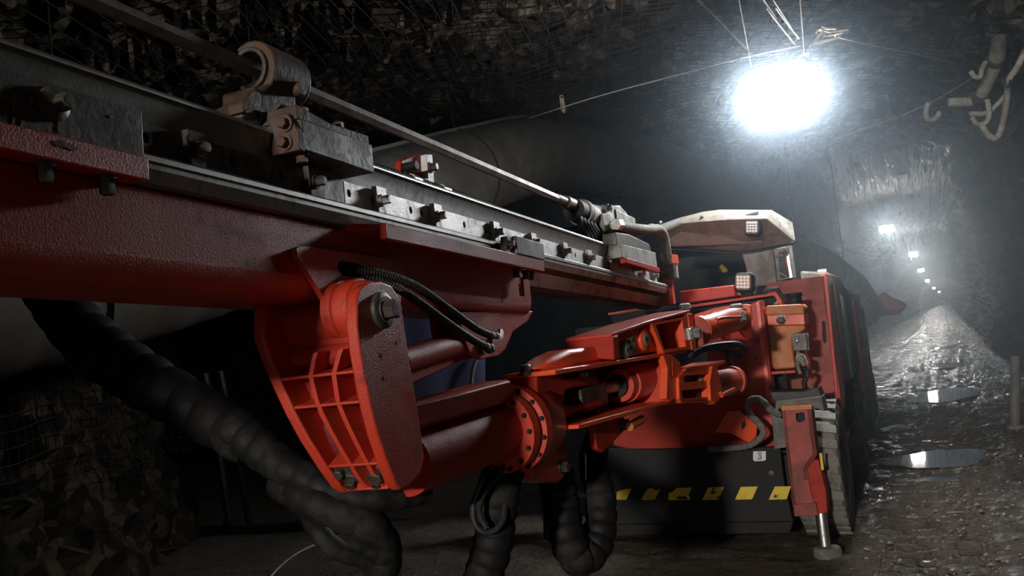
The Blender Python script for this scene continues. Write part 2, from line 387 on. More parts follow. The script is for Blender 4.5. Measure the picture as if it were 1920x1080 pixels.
for z in np.arange(.9, 4.0, .11):
    c = [pil(i, z) for i in range(0, len(pc), 3)]; k = len(c); mb.rings(c, [c[min(i+1, k-1)]-c[max(i-1, 0)] for i in range(k)], [.0045]*k, 4, cap=False)
for i in range(1, len(pc), 2):
    c = [pil(i+.0 and i or i, z) for z in np.arange(.85, 4.0, .2)]; k = len(c); mb.rings(c, [c[min(j+1, k-1)]-c[max(j-1, 0)] for j in range(k)], [.0045]*k, 4, cap=False)
tag(ob('pillar_mesh', mb, 'wire', kind='stuff', smooth=60), 'rusty wire mesh hung over the dark rock corner at left', 'wire mesh')
# puddles
def puddle(cx, cy, rx, ry, label, seed):
    r = random.Random(seed); n = 40; vs = []
    ph = [r.random()*6.28 for _ in range(4)]
    for i in range(n):
        t = 2*math.pi*i/n; k = 1+.13*math.sin(2*t+ph[0])+.1*math.sin(3*t+ph[1])+.06*math.sin(7*t+ph[2])
        vs.append(V((cx+rx*k*math.cos(t), cy+ry*k*math.sin(t), -.028)))
    return tag(ob('puddle', MB().prism(vs, (0, 0, -.004)), 'water'), label, 'puddle')
for i, (q, l) in enumerate(zip(PUD, ['still brown puddle mirroring the nearest lamp beside the rig wheels', 'shallow puddle mirroring a lamp, second one down the track',
     'small puddle strip in the wheel rut between the two lamp-mirroring puddles', 'far thin puddle gleaming in the middle of the track', 'farthest thin puddle near the end of the track',
     'narrow puddle strip just this side of the nearest lamp reflection', 'narrow puddle strip towards the right wall near the camera side'])):
    puddle(q[0], q[1], q[2]*.82, q[3]*.82, l, i)
# loose stones on the track
mb = MB(); r = random.Random(5)
for _ in range(900):
    x, y = r.uniform(-.65, .85), 5.2+r.random()**1.5*12; s = r.uniform(.006, .022); z = float(floor_z(np.array(x), np.array(y)))
    base = [V((r.uniform(-1, 1), r.uniform(-1, 1), r.uniform(-.6, .6))) for _ in range(6)]
    dirs = [V(q) for q in ((1, 0, 0), (-1, 0, 0), (0, 1, 0), (0, -1, 0), (0, 0, .8), (0, 0, -.6))]
    vs = [V((x, y, z+s*.3))+(d+b*.35)*s for d, b in zip(dirs, base)]
    mb.add(vs, [(0, 2, 4), (2, 1, 4), (1, 3, 4), (3, 0, 4), (2, 0, 5), (1, 2, 5), (3, 1, 5), (0, 3, 5)])
tag(ob('rubble', mb, 'mudgrey', kind='stuff', smooth=0), 'small wet stones scattered over the muddy track', 'rubble')

# ------------------------------------------------------------------ lamps on the roof string
LAMPC = []
def ceil(x, y): return float(roof_z(np.array(float(x)), np.array(float(y))))
def lamp(y, x=-1.15, z=3.72, label='', glass='lamp', yaw=0., k=1.):
    t = thing('flood_lamp', label, 'lamp', (x, y, z), 'flood lamps strung along the roof')
    cy, sy = math.cos(yaw), math.sin(yaw); a_ = V((cy, sy, 0)); b_ = V((.68*sy, -.68*cy, .733))
    f = Frame((x, y, z), a_, b_, np.cross(a_, b_))      # right, up along the tilted panel, out of its lit face
    mb_ = MB().box(f, (-.30*k, -.17*k, -.06), (.30*k, .17*k, -.004)); ob('housing', mb_, 'dksteel', t, bevel=.012)
    mb_ = MB()
    for i in range(9): mb_.box(f, ((-.26+i*.062)*k, -.14*k, -.10), ((-.25+i*.062)*k, .14*k, -.06))
    ob('cooling_fins', mb_, 'dksteel', t, kind='stuff')
    ob('lamp_glass', MB().box(f, (-.275*k, -.145*k, -.003), (.275*k, .145*k, .12)), glass, t)
    mb_ = MB()
    for s in (-1, 1): mb_.tube([f.p(s*.31*k, 0, -.03), f.p(s*.33*k, .05, -.10), f.p(s*.2, .16, -.16)], .008, 6)
    mb_.tube([f.p(-.2, .16, -.16), f.p(.2, .16, -.16)], .008, 6); ob('hanger_bracket', mb_, 'dksteel', t)
    mb_ = MB()
    for s in (-1, 1): q = f.p(s*.2, .16, -.16); mb_.tube([q, V((q[0]+s*.05, q[1], ceil(q[0], q[1])+.05))], .005, 5)
    ob('hanger_wire', mb_, 'cable', t, kind='stuff')
    LAMPC.append(f.p(0, .16, -.16)); return t
LN = ['nearest and largest lit flood lamp, above the drill rig', 'second lit flood lamp beyond the rig canopy', 'third lit flood lamp down the roof string', 'fourth lit flood lamp down the roof string',
      'fifth lit flood lamp down the roof string', 'sixth lit flood lamp down the roof string', 'farthest lit flood lamp of the string over the track end']
for i, (px, py) in enumerate([(1465, 170), (1662, 428), (1712, 476), (1727, 506), (1739, 526), (1751, 540), (1761, 547)]):
    q = hit(px, py, (0, 0, 3.25 if i == 0 else 5.15), (0, 0, 1)); lamp(q[1], q[0], q[2], label=LN[i], k=.95 if i == 0 else 1., glass='far_lamp' if i else 'lamp')
lamp(10.6, -11., z=3.7, label='flood lamp in the side drift at left, behind the red feed beam', glass='side_lamp')
lamp(-14., -.9, z=4.0, k=1.5, label='stronger flood lamp behind the camera on the same string', yaw=math.pi, glass='work_lamp')

# ================================================================== the drill rig: one vehicle, its assemblies are parts, their pieces sub-parts
RIG = thing('drill_rig', 'orange-red underground face drilling rig with long steel feed and jointed boom on the wet track', 'drilling rig', MC.p(-.85, 1.6, 0))
def section(fr, poly, x0, x1):
    return MB().prism([fr.p(x0, a, b) for a, b in poly], fr.a*(x1-x0))
# ---- feed: aluminium profile
UC = -1.57
half = [(-1.53, .405), (-1.50, .42), (-1.475, .48), (-1.437, .497), (-1.424, .525), (-1.424, .550), (-1.432, .557), (-1.466, .558), (-1.466, .66), (-1.458, .69), (-1.452, .712), (-1.457, .718), (-1.485, .718), (-1.505, .685)]
sect = half+[(2*UC-a, b) for a, b in reversed(half)]
feed = ob('feed_profile', section(FD, sect, .15, 6.25), 'alu', RIG, smooth=20, label='long wet aluminium feed profile')
def fbox(lo, hi): return MB().box(FD, lo, hi)
ob('lower_rail_liner', section(FD, [(-1.424, .541), (-1.4205, .541), (-1.4205, .5525), (-1.4305, .5605), (-1.466, .5605), (-1.466, .558), (-1.432, .557), (-1.424, .55)], .15, 6.2), 'steel', feed, smooth=0)
ob('upper_rail_liner', section(FD, [(-1.4485, .708), (-1.4485, .7135), (-1.455, .7215), (-1.486, .7215), (-1.486, .718), (-1.457, .718), (-1.452, .712)], .15, 4.95), 'steel', feed, smooth=0)
# perforated strip screwed to the web
def strip(t0, t1, holes, m_):
    out = [FD.p(t0, -1.449, .563), FD.p(t1, -1.449, .563), FD.p(t1, -1.449, .634), FD.p(t0, -1.449, .634)]
    hs = [[FD.p(t+.011*math.cos(a), -1.449, .601+.013*math.sin(a)) for a in np.linspace(0, 2*math.pi, 11)[:-1]] for t in holes]
    return ob('guide_strip', MB().prism(out, -FD.b*.0165, hs), m_, feed, bevel=0)
s1 = strip(1.0, 2.245, [1.3, 1.48, 1.76, 1.95], 'dksteel'); s2 = strip(2.25, 4.79, [2.273+.0, 2.403, 2.644, 2.72, 3.05, 3.247, 3.6, 3.86, 4.32], 'strip')  # near stretch in darker steel paints the shadow it lies in
s3 = strip(4.95, 5.98, [5.1, 5.4, 5.7], 'strip')
for t, st in ((1.17, s1), (1.62, s1), (2.08, s1), (2.432, s2), (2.811, s2), (3.314, s2), (3.72, s2), (4.134, s2), (4.513, s2), (5.45, s3), (5.85, s3)):
    c = MB().prism([FD.p(t-.030, -1.449, .642), FD.p(t+.030, -1.449, .642), FD.p(t+.022, -1.449, .556), FD.p(t-.022, -1.449, .556)], FD.b*.018)
    c.bolt(FD.p(t, -1.431, .600), FD.b, .0145, .03); ob('clamp_bolt', c, 'strip' if t > 2.2 else 'dksteel', feed)  # near clamps get the darker colour for that shadow too
mb = MB(); mb.tube([FD.p(1.9, -1.67, .80), FD.p(3.2, -1.66, .815), FD.p(4.4, -1.66, .80), FD.p(5.6, -1.66, .79)], .016, 8, rib=.08, pitch=.02)
ob('feed_hose', mb, 'rubber', feed, label='black hose laid along the far side of the feed')
mb = MB()
for t in (3.05, 3.3): mb.cyl(FD.p(t, -1.66, .813), FD.p(t+.06, -1.66, .813), .023, n=10)
ob('hose_coupling', mb, 'steel', feed)
ob('far_rail', fbox((.15, -1.70, .69), (6.2, -1.675, .775)), 'dksteel', feed, bevel=.004)
# feed cover plates at the near end and the red cradle plates below the rail
hold = ob('feed_cover', fbox((.35, -1.436, .538), (1.434, -1.410, .643)), 'dksteel', RIG, bevel=.003, label='scratched dark grey cover plate at the near end')
ob('red_angle', fbox((.35, -1.47, .489), (1.434, -1.398, .5385)), 'red', hold, bevel=.004, label='red angle plate with chipped paint')
for t in (.72, 1.0, 1.21):
    c = MB(); c.lathe(FD.p(t, -1.412, .60), FD.b, [(0, .034), (.012, .033), (.02, .02)], 20); c.bolt(FD.p(t, -1.395, .598), FD.b, .017, .03, False)
    ob('dome_bolt', c, 'dksteel', hold)
mb = MB()
for q in ([(0, 150), (5, 152), (3, 186), (-4, 180)], [(25, 176), (29, 177), (28, 206), (24, 204)], [(24, 218), (28, 219), (27, 243), (23, 241)], [(40, 224), (47, 226), (42, 243), (38, 240)], [(99, 183), (116, 184), (115, 190), (100, 189)], [(205, 216), (215, 218), (215, 222), (206, 221)], [(110, 196), (114, 197), (112, 250), (108, 246)]): mb.prism(FD.pts(1, -1.4085, q), -FD.b*.002)  # pale drips; the long upright mark paints a bolt's highlight
ob('drip_and_highlight', mb, 'grey', hold, label='pale paint drips and a painted bolt highlight', kind='stuff')
mb = MB().prism(FD.pts(1, -1.3965, [(101, 264), (118, 262), (135, 271), (149, 279), (140, 283), (122, 276), (108, 275)]), -FD.b*.003); ob('bare_patch', mb, 'dksteel', hold, label='patch of paint scraped off to bare metal')
for t in (1.2, 1.345, .95):
    ob('hex_nut', MB().bolt(FD.p(t, -1.425, .489), -FD.c, .0155, .04), 'dksteel', hold)
pl = ob('cradle_angle', MB().prism([FD.p(2.32, -1.362, .455), FD.p(3.63, -1.362, .452), FD.p(3.63, -1.362, .503), FD.p(2.32, -1.362, .505)], FD.b*-.022), 'deep', RIG, bevel=.004, label='wet dark red angle plate under the rail')
ob('top_flange', MB().prism([FD.p(2.32, -1.384, .484), FD.p(3.63, -1.384, .484), FD.p(3.63, -1.47, .484), FD.p(2.20, -1.47, .484)], FD.c*.02), 'red', pl, bevel=.003)
ob('slide_shoe', fbox((3.33, -1.425, .5035), (3.635, -1.358, .577)), 'grey', pl, bevel=.004, label='pale grey steel slide shoe')
c = MB().prism([FD.p(3.25, -1.40, .505), FD.p(3.33, -1.40, .51), FD.p(3.33, -1.40, .575), FD.p(3.27, -1.40, .57)], FD.b*.03); c.bolt(FD.p(3.285, -1.37, .54), FD.b, .014, .02); ob('shoe_clamp', c, 'dksteel', pl)
for t in (3.40, 3.50, 3.56): ob('hex_nut', MB().bolt(FD.p(t, -1.40, .452), -FD.c, .014, .035), 'dksteel', pl)
# ---- front steel guide (centralizer) riding on the feed
cen = ob('centralizer', slab(FD, 1, -1.495, [(476, 160), (492, 168), (512, 150), (548, 128), (553, 165), (557, 206), (530, 196), (512, 214), (490, 227), (456, 221), (455, 208), (464, 190), (476, 184)], -.11), 'rust', RIG, bevel=.008, label='rusty cast steel rod guide riding on the feed')
c = FD.p(1.99, -1.555, .925); k = 22
L0 = [(math.cos(a), math.sin(a)) for a in (math.radians(-125+i*(250/k)) for i in range(k+1))]
ob('guide_jaw', MB().prism([c+FD.b*x+FD.c*y for x, y in [(x*.082, y*.084) for x, y in L0]+[(x*.056, y*.058) for x, y in reversed(L0)]], FD.a*.17), 'rust', cen, bevel=.006, label='open ring jaw around the rod')
ob('jaw_liner', MB().prism([c-FD.a*.012+FD.b*x+FD.c*y for x, y in [(x*.060, y*.062) for x, y in L0]+[(x*.047, y*.049) for x, y in reversed(L0)]], FD.a*.14), 'dksteel', cen, bevel=.003)
ob('cheek_plate', slab(FD, 1, -1.485, [(455, 192), (474, 166), (490, 175), (489, 198), (456, 211)], -.05), 'rust', cen, bevel=.004)
ob('drain_hole', MB().cyl(FD.at(1, -1.493, 491, 216), FD.at(1, -1.493, 491, 216)+FD.b*.003, .014, n=12), 'ink', cen)
ob('jaw_lug', MB().cyl(FD.at(1, -1.50, 549, 170), FD.at(1, -1.50, 549, 170)+FD.b*.035, .02, n=16), 'rust', cen)
ob('slide_box', fbox((1.955, -1.50, .655), (2.305, -1.375, .742)), 'dksteel', cen, bevel=.004, label='brushed grey steel slide box')
ob('slide_cap', MB().prism([FD.p(1.95, -1.385, .742), FD.p(2.305, -1.385, .742), FD.p(2.305, -1.385, .772), FD.p(2.1, -1.385, .765), FD.p(1.96, -1.39, .785)], FD.b*-.12), 'rust', cen, bevel=.004)
ob('end_plate', MB().prism([FD.p(1.93, -1.37, .65), FD.p(1.93, -1.37, .70), FD.p(1.93, -1.40, .755), FD.p(1.93, -1.46, .755), FD.p(1.93, -1.46, .65)], FD.a*.024), 'rust', cen, bevel=.003)
for p, n_ in ((FD.p(1.93, -1.405, .725), -FD.a), (FD.p(1.93, -1.41, .675), -FD.a), (FD.p(2.03, -1.42, .772), FD.c), (FD.p(2.2, -1.42, .77), FD.c), (FD.p(1.98, -1.40, .655), -FD.c)):
    ob('hex_bolt', MB().bolt(p, n_, .0155, .026), 'rust', cen)
# ---- drill steel, shank and rock drill on its sledge
rod = ob('drill_steel', MB().rings([FD.p(.5, -1.56, .935), FD.p(4.45, -1.56, .93)], [FD.a]*2, [.0215]*2, 6), 'rod', RIG, smooth=0, label='long hexagonal drill steel')
ob('coupling', MB().lathe(FD.p(4.42, -1.56, .93), FD.a, [(0, .02), (.03, .026), (.14, .026), (.15, .036), (.36, .036), (.37, .018), (.55, .018)], 20), 'rod', rod)
dr = ob('rock_drill', MB().lathe(FD.p(4.80, -1.56, .905), FD.a, [(0, .05), (.01, .075), (.05, .078), (.06, .071), (.22, .07), (.24, .078), (.40, .078), (.41, .06), (.75, .06)], 28), 'castgrey', RIG, label='dusty grey hydraulic rock drill')
ob('front_head', MB().lathe(FD.p(4.70, -1.56, .905), FD.a, [(0, .03), (.0, .062), (.10, .066)], 24), 'black', dr)
ob('flange', MB().box(FD, (5.10, -1.625, .83), (5.18, -1.485, .985)), 'castgrey', dr, bevel=.02)
ob('valve_block', MB().box(FD, (5.30, -1.62, .86), (5.75, -1.49, .985)), 'castgrey', dr, bevel=.012)
ob('rotation_motor', MB().prism([FD.p(5.2, -1.5, .90), FD.p(5.6, -1.5, .90), FD.p(5.6, -1.5, 1.0), FD.p(5.45, -1.5, 1.03), FD.p(5.25, -1.5, 1.0)], FD.b*-.12), 'castgrey', dr, bevel=.012)
ob('drill_cover', MB().prism([FD.p(4.98, -1.475, .80), FD.p(5.12, -1.475, .84), FD.p(5.3, -1.475, .87), FD.p(5.1, -1.475, .93), FD.p(4.95, -1.475, .90)], FD.b*-.03), 'castgrey', dr, bevel=.006)
for p in ((5.1, -1.48, .96), (5.1, -1.48, .86), (5.3, -1.48, .87)): ob('hex_bolt', MB().bolt(FD.p(*p), FD.b, .017, .025), 'dksteel', dr)
mb = MB(); mb.tube([FD.p(5.05, -1.44, .845), FD.p(5.35, -1.42, .86), FD.p(5.75, -1.41, .895), FD.p(6.0, -1.41, .93), FD.p(6.12, -1.40, .90), FD.p(6.15, -1.40, .80), FD.p(6.2, -1.41, .74)], .030, 12); ob('pressure_hose', mb, 'tan', dr, label='thick dusty tan hose elbow')
mb = MB(); mb.tube([FD.p(5.35, -1.47, .84), FD.p(5.7, -1.46, .865), FD.p(6.05, -1.46, .955), FD.p(6.25, -1.45, .92), FD.p(6.3, -1.45, .78)], .024, 10); ob('return_hose', mb, 'tan', dr)
for t, v_ in ((5.03, .843), (6.17, .76)): ob('hose_coupling', MB().cyl(FD.p(t, -1.425, v_), FD.p(t+.07, -1.42, v_+.008), .034, n=6), 'steel', dr)
sl = ob('drill_sledge', MB().prism([FD.p(4.92, -1.375, .632), FD.p(5.72, -1.375, .628), FD.p(5.72, -1.375, .735), FD.p(4.92, -1.375, .71)], FD.b*-.14), 'castgrey', dr, bevel=.005, label='grey steel sledge box under the drill')
ob('sledge_plate', MB().prism([FD.p(4.93, -1.40, .71), FD.p(5.72, -1.40, .735), FD.p(5.68, -1.40, .79), FD.p(5.2, -1.40, .80), FD.p(4.93, -1.40, .78)], FD.b*-.1), 'dksteel', dr, bevel=.004)
ob('sledge_foot', fbox((4.95, -1.40, .60), (5.72, -1.36, .632)), 'deep', dr, bevel=.004)
for i in range(5):
    ob('whip_hose', MB().tube([FD.p(4.74+.05*i, -1.54, .86), FD.p(4.64+.06*i, -1.51, .82), FD.p(4.68+.07*i, -1.50, .76), FD.p(4.85+.06*i, -1.53, .72)], .02, 8), 'wrap', dr)
ob('drill_shade_block', fbox((4.62, -1.62, .73), (4.92, -1.50, .80)), 'black', dr, bevel=.01)  # black box paints the dark shade below the drill front
en = ob('feed_end_plate', MB().prism([FD.p(6.2, -1.36, .60), FD.p(6.2, -1.36, .72), FD.p(6.2, -1.42, .76), FD.p(6.2, -1.50, .72), FD.p(6.2, -1.52, .60)], FD.a*.06), 'castgrey', RIG, bevel=.005, label='battered bracket at the rear end of the feed')
ob('end_cap', fbox((6.18, -1.53, .42), (6.25, -1.40, .60)), 'red', en, bevel=.006)
ob('end_nose', MB().prism([FD.p(6.19, -1.38, .70), FD.p(6.19, -1.345, .70), FD.p(6.19, -1.345, .76), FD.p(6.19, -1.40, .775)], FD.a*.05), 'orange', en, bevel=.004)
for u_ in (-1.47, -1.43): ob('hex_bolt', MB().bolt(FD.p(6.2, u_, .63), -FD.a, .014, .02), 'dksteel', en)
# red hose bracket standing on the far side of the feed
hb = ob('hose_bracket', slab(FD, 1, -1.80, [(752, 300), (775, 291), (802, 288), (806, 345), (770, 340), (750, 325)], -.03), 'deep', RIG, bevel=.006, label='dull red hose bracket with white upright behind the feed')
ob('upright', slab(FD, 1, -1.77, [(800, 289), (811, 289), (815, 345), (803, 345)], -.05), 'white', hb, bevel=.004)
ob('hex_bolt', MB().bolt(FD.at(1, -1.77, 808, 314), FD.b, .018, .03), 'dksteel', hb)
p = FD.at(1, -1.80, 758, 314); ob('hose_roller', MB().cyl(p, p+FD.b*.06, .018, n=16), 'wrap', hb)

# ---- cradle beam carrying the feed
bt, tv = 1, lambda L: [FD.p(*(lambda q: (q[0], -1.45, q[2]))(FD.loc(FD.at(1, -1.45, *p)))) for p in L]
slot = [(633, 494), (641, 488), (668, 493), (688, 501), (692, 512), (688, 522), (664, 518), (644, 517), (634, 506)]
win1 = [(938, 536), (951, 537), (954, 568), (942, 567)]; win2 = [(971, 519), (981, 520), (984, 556), (974, 555)]
face = [FD.p(.1, -1.45, .485), FD.p(.1, -1.45, .335), FD.p(3.66, -1.45, .335), FD.p(3.66, -1.45, .485)]
beam = ob('cradle_beam', MB().prism(face, FD.b*-.014, [tv(slot), tv(win1), tv(win2)]), 'deep', RIG, bevel=0, smooth=0, label='long red box beam under the feed')
ob('beam_channel', section(FD, [(-1.45, .335), (-1.456, .305), (-1.475, .282), (-1.50, .274), (-1.70, .274), (-1.72, .30), (-1.72, .485), (-1.45, .485), (-1.45, .478), (-1.71, .478), (-1.71, .30), (-1.70, .284), (-1.50, .284), (-1.478, .292), (-1.464, .31), (-1.462, .335)], .1, 3.66), 'red', beam, smooth=50)
ob('beam_inside', fbox((.2, -1.70, .29), (3.6, -1.60, .475)), 'black', beam)  # black fill paints the shade inside the hollow beam
gus = [(556, 466), (563, 462), (577, 462), (742, 488), (752, 499), (756, 520), (752, 560), (740, 640), (705, 655), (664, 644), (640, 622), (622, 585), (600, 545), (575, 505), (558, 480)]
gs = ob('pivot_gusset', MB().prism(FD.pts(1, -1.432, gus), -FD.b*.0175, [FD.pts(1, -1.432, slot)]), 'red', RIG, smooth=0, label='red pivot gusset with hose slot on the beam')
PIV = FD.at(1, -1.30, 713, 574); PT, _, PV = FD.loc(PIV)
ob('pivot_boss', MB().lathe(FD.p(PT, -1.44, PV), FD.b, [(0, .085), (.03, .085), (.034, .079), (.046, .079), (.05, .085), (.085, .085), (.09, .078), (.105, .078), (.125, .07)], 40), 'red', gs)
lug = [(862, 585), (1000, 583), (990, 602), (962, 622), (948, 655), (935, 667), (902, 674), (880, 660), (866, 620)]
lg = ob('cylinder_lug', slab(FD, 1, -1.475, lug, -.02), 'red', RIG, bevel=.004, label='red lug below the beam end')
ob('lug_cheek', MB().prism([p-FD.b*.11 for p in FD.pts(1, -1.475, lug)], -FD.b*.02), 'deep', lg, bevel=.004)
ob('lug_pin', MB().cyl(FD.p(FD.loc(FD.at(1, -1.47, 905, 650))[0], -1.46, FD.loc(FD.at(1, -1.47, 905, 650))[2]), FD.p(FD.loc(FD.at(1, -1.47, 905, 650))[0], -1.62, FD.loc(FD.at(1, -1.47, 905, 650))[2]), .03), 'dksteel', lg)
a = FD.at(1, -1.53, 745, 681); b_ = FD.at(1, -1.53, 862, 646); c = FD.at(1, -1.53, 915, 632)
cy = ob('extension_cylinder', MB().lathe(a, b_-a, [(0, .05), (np.linalg.norm(b_-a)-.03, .05), (np.linalg.norm(b_-a)-.03, .053), (np.linalg.norm(b_-a), .053)], 28), 'deep', RIG, label='dark red extension cylinder under the beam')
ob('piston_rod', MB().cyl(b_, c, .026), 'steel', cy)
a2 = FD.at(1, -1.50, 770, 722); b2 = FD.at(1, -1.50, 885, 668)
ob('cylinder_guard', MB().prism([a2, b2, b2+FD.c*.05, a2+FD.c*.07], -FD.b*.09), 'deep', cy, bevel=.006)
# two hoses out of the slot
def hosepath(L): return [FD.at(1, u_, px, py) for px, py, u_ in L]
for L in ([(648, 505, -1.47), (668, 508, -1.43), (715, 513, -1.385), (775, 534, -1.35), (838, 577, -1.345), (890, 615, -1.37), (925, 631, -1.40)],
          [(652, 512, -1.475), (676, 518, -1.43), (725, 530, -1.375), (780, 563, -1.335), (835, 603, -1.33), (885, 637, -1.36), (915, 652, -1.395)]):
    h = ob('hydraulic_hose', MB().tube(hosepath(L), .0135, 10, rib=.075, pitch=.009), 'rubber', RIG, smooth=60, label='black spiral-wrapped hose from the beam slot')
    e0, e1 = hosepath(L)[-2:]; dd = nrm(e1-e0)
    ob('hose_fitting', MB().lathe(e1-dd*.05, dd, [(0, .016), (.05, .016), (.052, .02), (.075, .02), (.077, .012), (.11, .012)], 10), 'dksteel', h)
ob('elbow_fitting', MB().tube([FD.at(1, -1.40, 918, 640), FD.at(1, -1.40, 935, 634), FD.at(1, -1.42, 938, 622)], .014, 8), 'steel', RIG)
# ---- tilt bracket: two curved side plates with a ribbed casting between them
outer = [(669, 556), (676, 540), (692, 530), (714, 527), (734, 535), (748, 556), (757, 595), (763, 640), (771, 690), (781, 750), (791, 815), (796, 858), (790, 885), (770, 910), (752, 918), (742, 908), (726, 868), (708, 815), (695, 765), (685, 715), (675, 660), (669, 610)]
oTV = [FD.loc(p) for p in FD.pts(1, -1.30, outer)]
br = ob('tilt_bracket', MB().prism([FD.p(t, -1.30, v) for t, _, v in oTV], -FD.b*.035), 'red', RIG, bevel=.006, label='curved red bracket side plate with big pivot bolt')
front = [FD.loc(p) for p in FD.pts(1, -1.30, [(669, 610), (675, 660), (685, 715), (695, 765), (708, 815), (726, 868), (742, 908), (752, 918)])]
front = [(t, v) for t, _, v in front]
V0, V1 = front[0][1], front[-1][1]
def ulv(v): return -1.605+.135*min(max((v-V0)/(V1-V0), 0), 1)
ob('far_side_plate', MB().prism([FD.p(t, ulv(v), v) for t, _, v in oTV], -FD.b*.035), 'red', br, bevel=.006)
UL = -1.60
fl = np.array(front); sl_ = np.r_[0, np.cumsum(np.linalg.norm(np.diff(fl, axis=0), axis=1))]; sl_ /= sl_[-1]
def curve(k): return np.array([np.interp(k, sl_, fl[:, 0]), np.interp(k, sl_, fl[:, 1])])
def cn(k):
    t = curve(min(k+.02, 1))-curve(max(k-.02, 0)); t /= np.linalg.norm(t); n_ = np.array([-t[1], t[0]])
    return n_ if n_[0] > 0 else -n_
def ribpt(k, u_, dep): q = curve(k)+cn(k)*dep; return FD.p(q[0], u_, q[1])
def wide(k, f): u0 = ulv(curve(k)[1]); return u0+(-1.335-u0)*f
def band(K, f0, f1, d0, d1):
    vs, fs = [], []
    for k in K:
        for f, dd in ((f0, d0), (f1, d0), (f1, d1), (f0, d1)): vs.append(ribpt(k, wide(k, f), dd))
    n = len(K)
    for i in range(n-1):
        for j in range(4): fs.append((4*i+j, 4*i+4+j, 4*i+4+(j+1) % 4, 4*i+(j+1) % 4))
    return MB().add(vs, fs+[(0, 1, 2, 3), (4*n-1, 4*n-2, 4*n-3, 4*n-4)])
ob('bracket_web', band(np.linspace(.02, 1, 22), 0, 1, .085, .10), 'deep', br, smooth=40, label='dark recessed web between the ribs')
for k, d0 in ((.25, .004), (.42, .004), (.80, .004), (.985, .0)):
    ob('rib', band((k-.009, k+.009), 0, 1, d0, .09), 'red', br, bevel=.003)
for path in ([(.25, .42), (.42, .38), (.985, .50)], [(.25, .74), (.42, .69), (.985, .86)], [(.12, .58), (.25, .42)], [(.12, .90), (.25, .74)]):
    K = np.linspace(path[0][0], path[-1][0], 10); vs, fs = [], []
    for k in K:
        u_ = wide(k, float(np.interp(k, [q[0] for q in path], [q[1] for q in path])))
        vs += [ribpt(k, u_-.007, .004), ribpt(k, u_+.007, .004), ribpt(k, u_+.007, .09), ribpt(k, u_-.007, .09)]
    for i in range(9):
        for j in range(4): fs.append((4*i+j, 4*i+4+j, 4*i+4+(j+1) % 4, 4*i+(j+1) % 4))
    ob('rib', MB().add(vs, fs+[(0, 1, 2, 3), (39, 38, 37, 36)]), 'red', br, smooth=50)
ob('hub_tube', MB().cyl(FD.p(PT+.02, UL-.02, PV-.03), FD.p(PT+.02, -1.34, PV-.03), .075, n=32), 'deep', br)
ob('cross_tube', MB().cyl(FD.p(PT-.03, UL-.01, PV-.12), FD.p(PT-.03, -1.33, PV-.12), .03, n=20), 'deep', br)
pin = MB().lathe(FD.p(PT, -1.30, PV-.012), FD.b, [(0, .052), (.012, .052), (.016, .047), (.017, .036), (.022, .036)], 36); pin.bolt(FD.p(PT, -1.28, PV-.012), FD.b, .028, .035, False)
ob('pivot_pin', pin, 'dksteel', br, label='big dark hexagon bolt with washer')
for px, py in ((745, 641), (716, 665), (721, 708)):
    p = FD.at(1, -1.30, px, py); ob('grub_screw', MB().cyl(p, p+FD.b*.0015, .006, n=8), 'dksteel', br)
for k, f in ((.86, .08), (.95, .16), (.90, .86), (.955, .74)):
    q = ribpt(k, wide(k, f), .02); n2 = cn(k); ax_ = -(FD.a*n2[0]+FD.c*n2[1])
    c = MB(); c.lathe(q-ax_*.03, ax_, [(0, .03), (.025, .03), (.03, .025)], 16); c.bolt(q, ax_, .016, .02, False); ob('base_bolt', c, 'dksteel', br)
ob('base_block', band((.86, .985), 0, 1, .05, .15), 'red', br, bevel=.004)

# ---- boom: tube, rotation flange, yoke and cylinder, box head, column
def bp(s, l, u): return BM.p(s, l, u)
tb = ob('boom_tube', MB().lathe(bp(-.12, 0, -.012), BM.a, [(0, .104), (.57, .104), (.571, .112), (.62, .112)], 40), 'deep', RIG, label='thick wet red boom tube')
ob('tube_guide', MB().prism([bp(-.12, .065, .09), bp(-.12, .075, .10), bp(-.12, .075, .165), bp(-.12, .06, .172), bp(-.12, -.06, .172), bp(-.12, -.075, .165), bp(-.12, -.075, .09)], BM.a*.57), 'deep', tb, bevel=.004)
ob('tube_key', MB().prism(BM.pts(1, .06, [(800, 880), (868, 862), (866, 892), (842, 905), (800, 915)]), -BM.b*.12), 'deep', tb, bevel=.008)
ob('key_plate', MB().prism(BM.pts(1, .07, [(870, 852), (898, 845), (896, 868), (872, 880)]), -BM.b*.10), 'deep', tb, bevel=.005)
fg = ob('rotation_flange', MB().lathe(bp(.44, 0, -.02), BM.a, [(0, .118), (.0, .15), (.045, .15), (.05, .142), (.065, .142), (.07, .165), (.115, .165), (.125, .155), (.25, .15), (.30, .12)], 48), 'red', RIG, label='bolted red rotation flange ring')
for i in range(14):
    a = 2*math.pi*i/14; p = bp(.44, 0, -.02)+(BM.b*math.cos(a)+BM.c*math.sin(a))*.135
    ob('flange_bolt', MB().bolt(p, -BM.a, .009, .014, False), 'black', fg)
for i in range(14):
    a = 2*math.pi*(i+.5)/14; p = bp(.51, 0, -.02)+(BM.b*math.cos(a)+BM.c*math.sin(a))*.155
    ob('flange_bolt', MB().bolt(p, -BM.a, .009, .014, False), 'black', fg)
def bs(l, L, th, **k): return MB().prism(BM.pts(1, l, L), -BM.b*th)
yk = ob('yoke', bs(.10, [(1006, 700), (1030, 698), (1062, 709), (1122, 706), (1123, 721), (1080, 726), (1060, 733), (1058, 757), (1072, 764), (1128, 747), (1131, 759), (1085, 772), (1062, 783), (1030, 800), (1008, 795)], .17), 'deep', RIG, bevel=.008, label='grease-stained dark red yoke')
kp = BM.at(1, .0, 1100, 740)
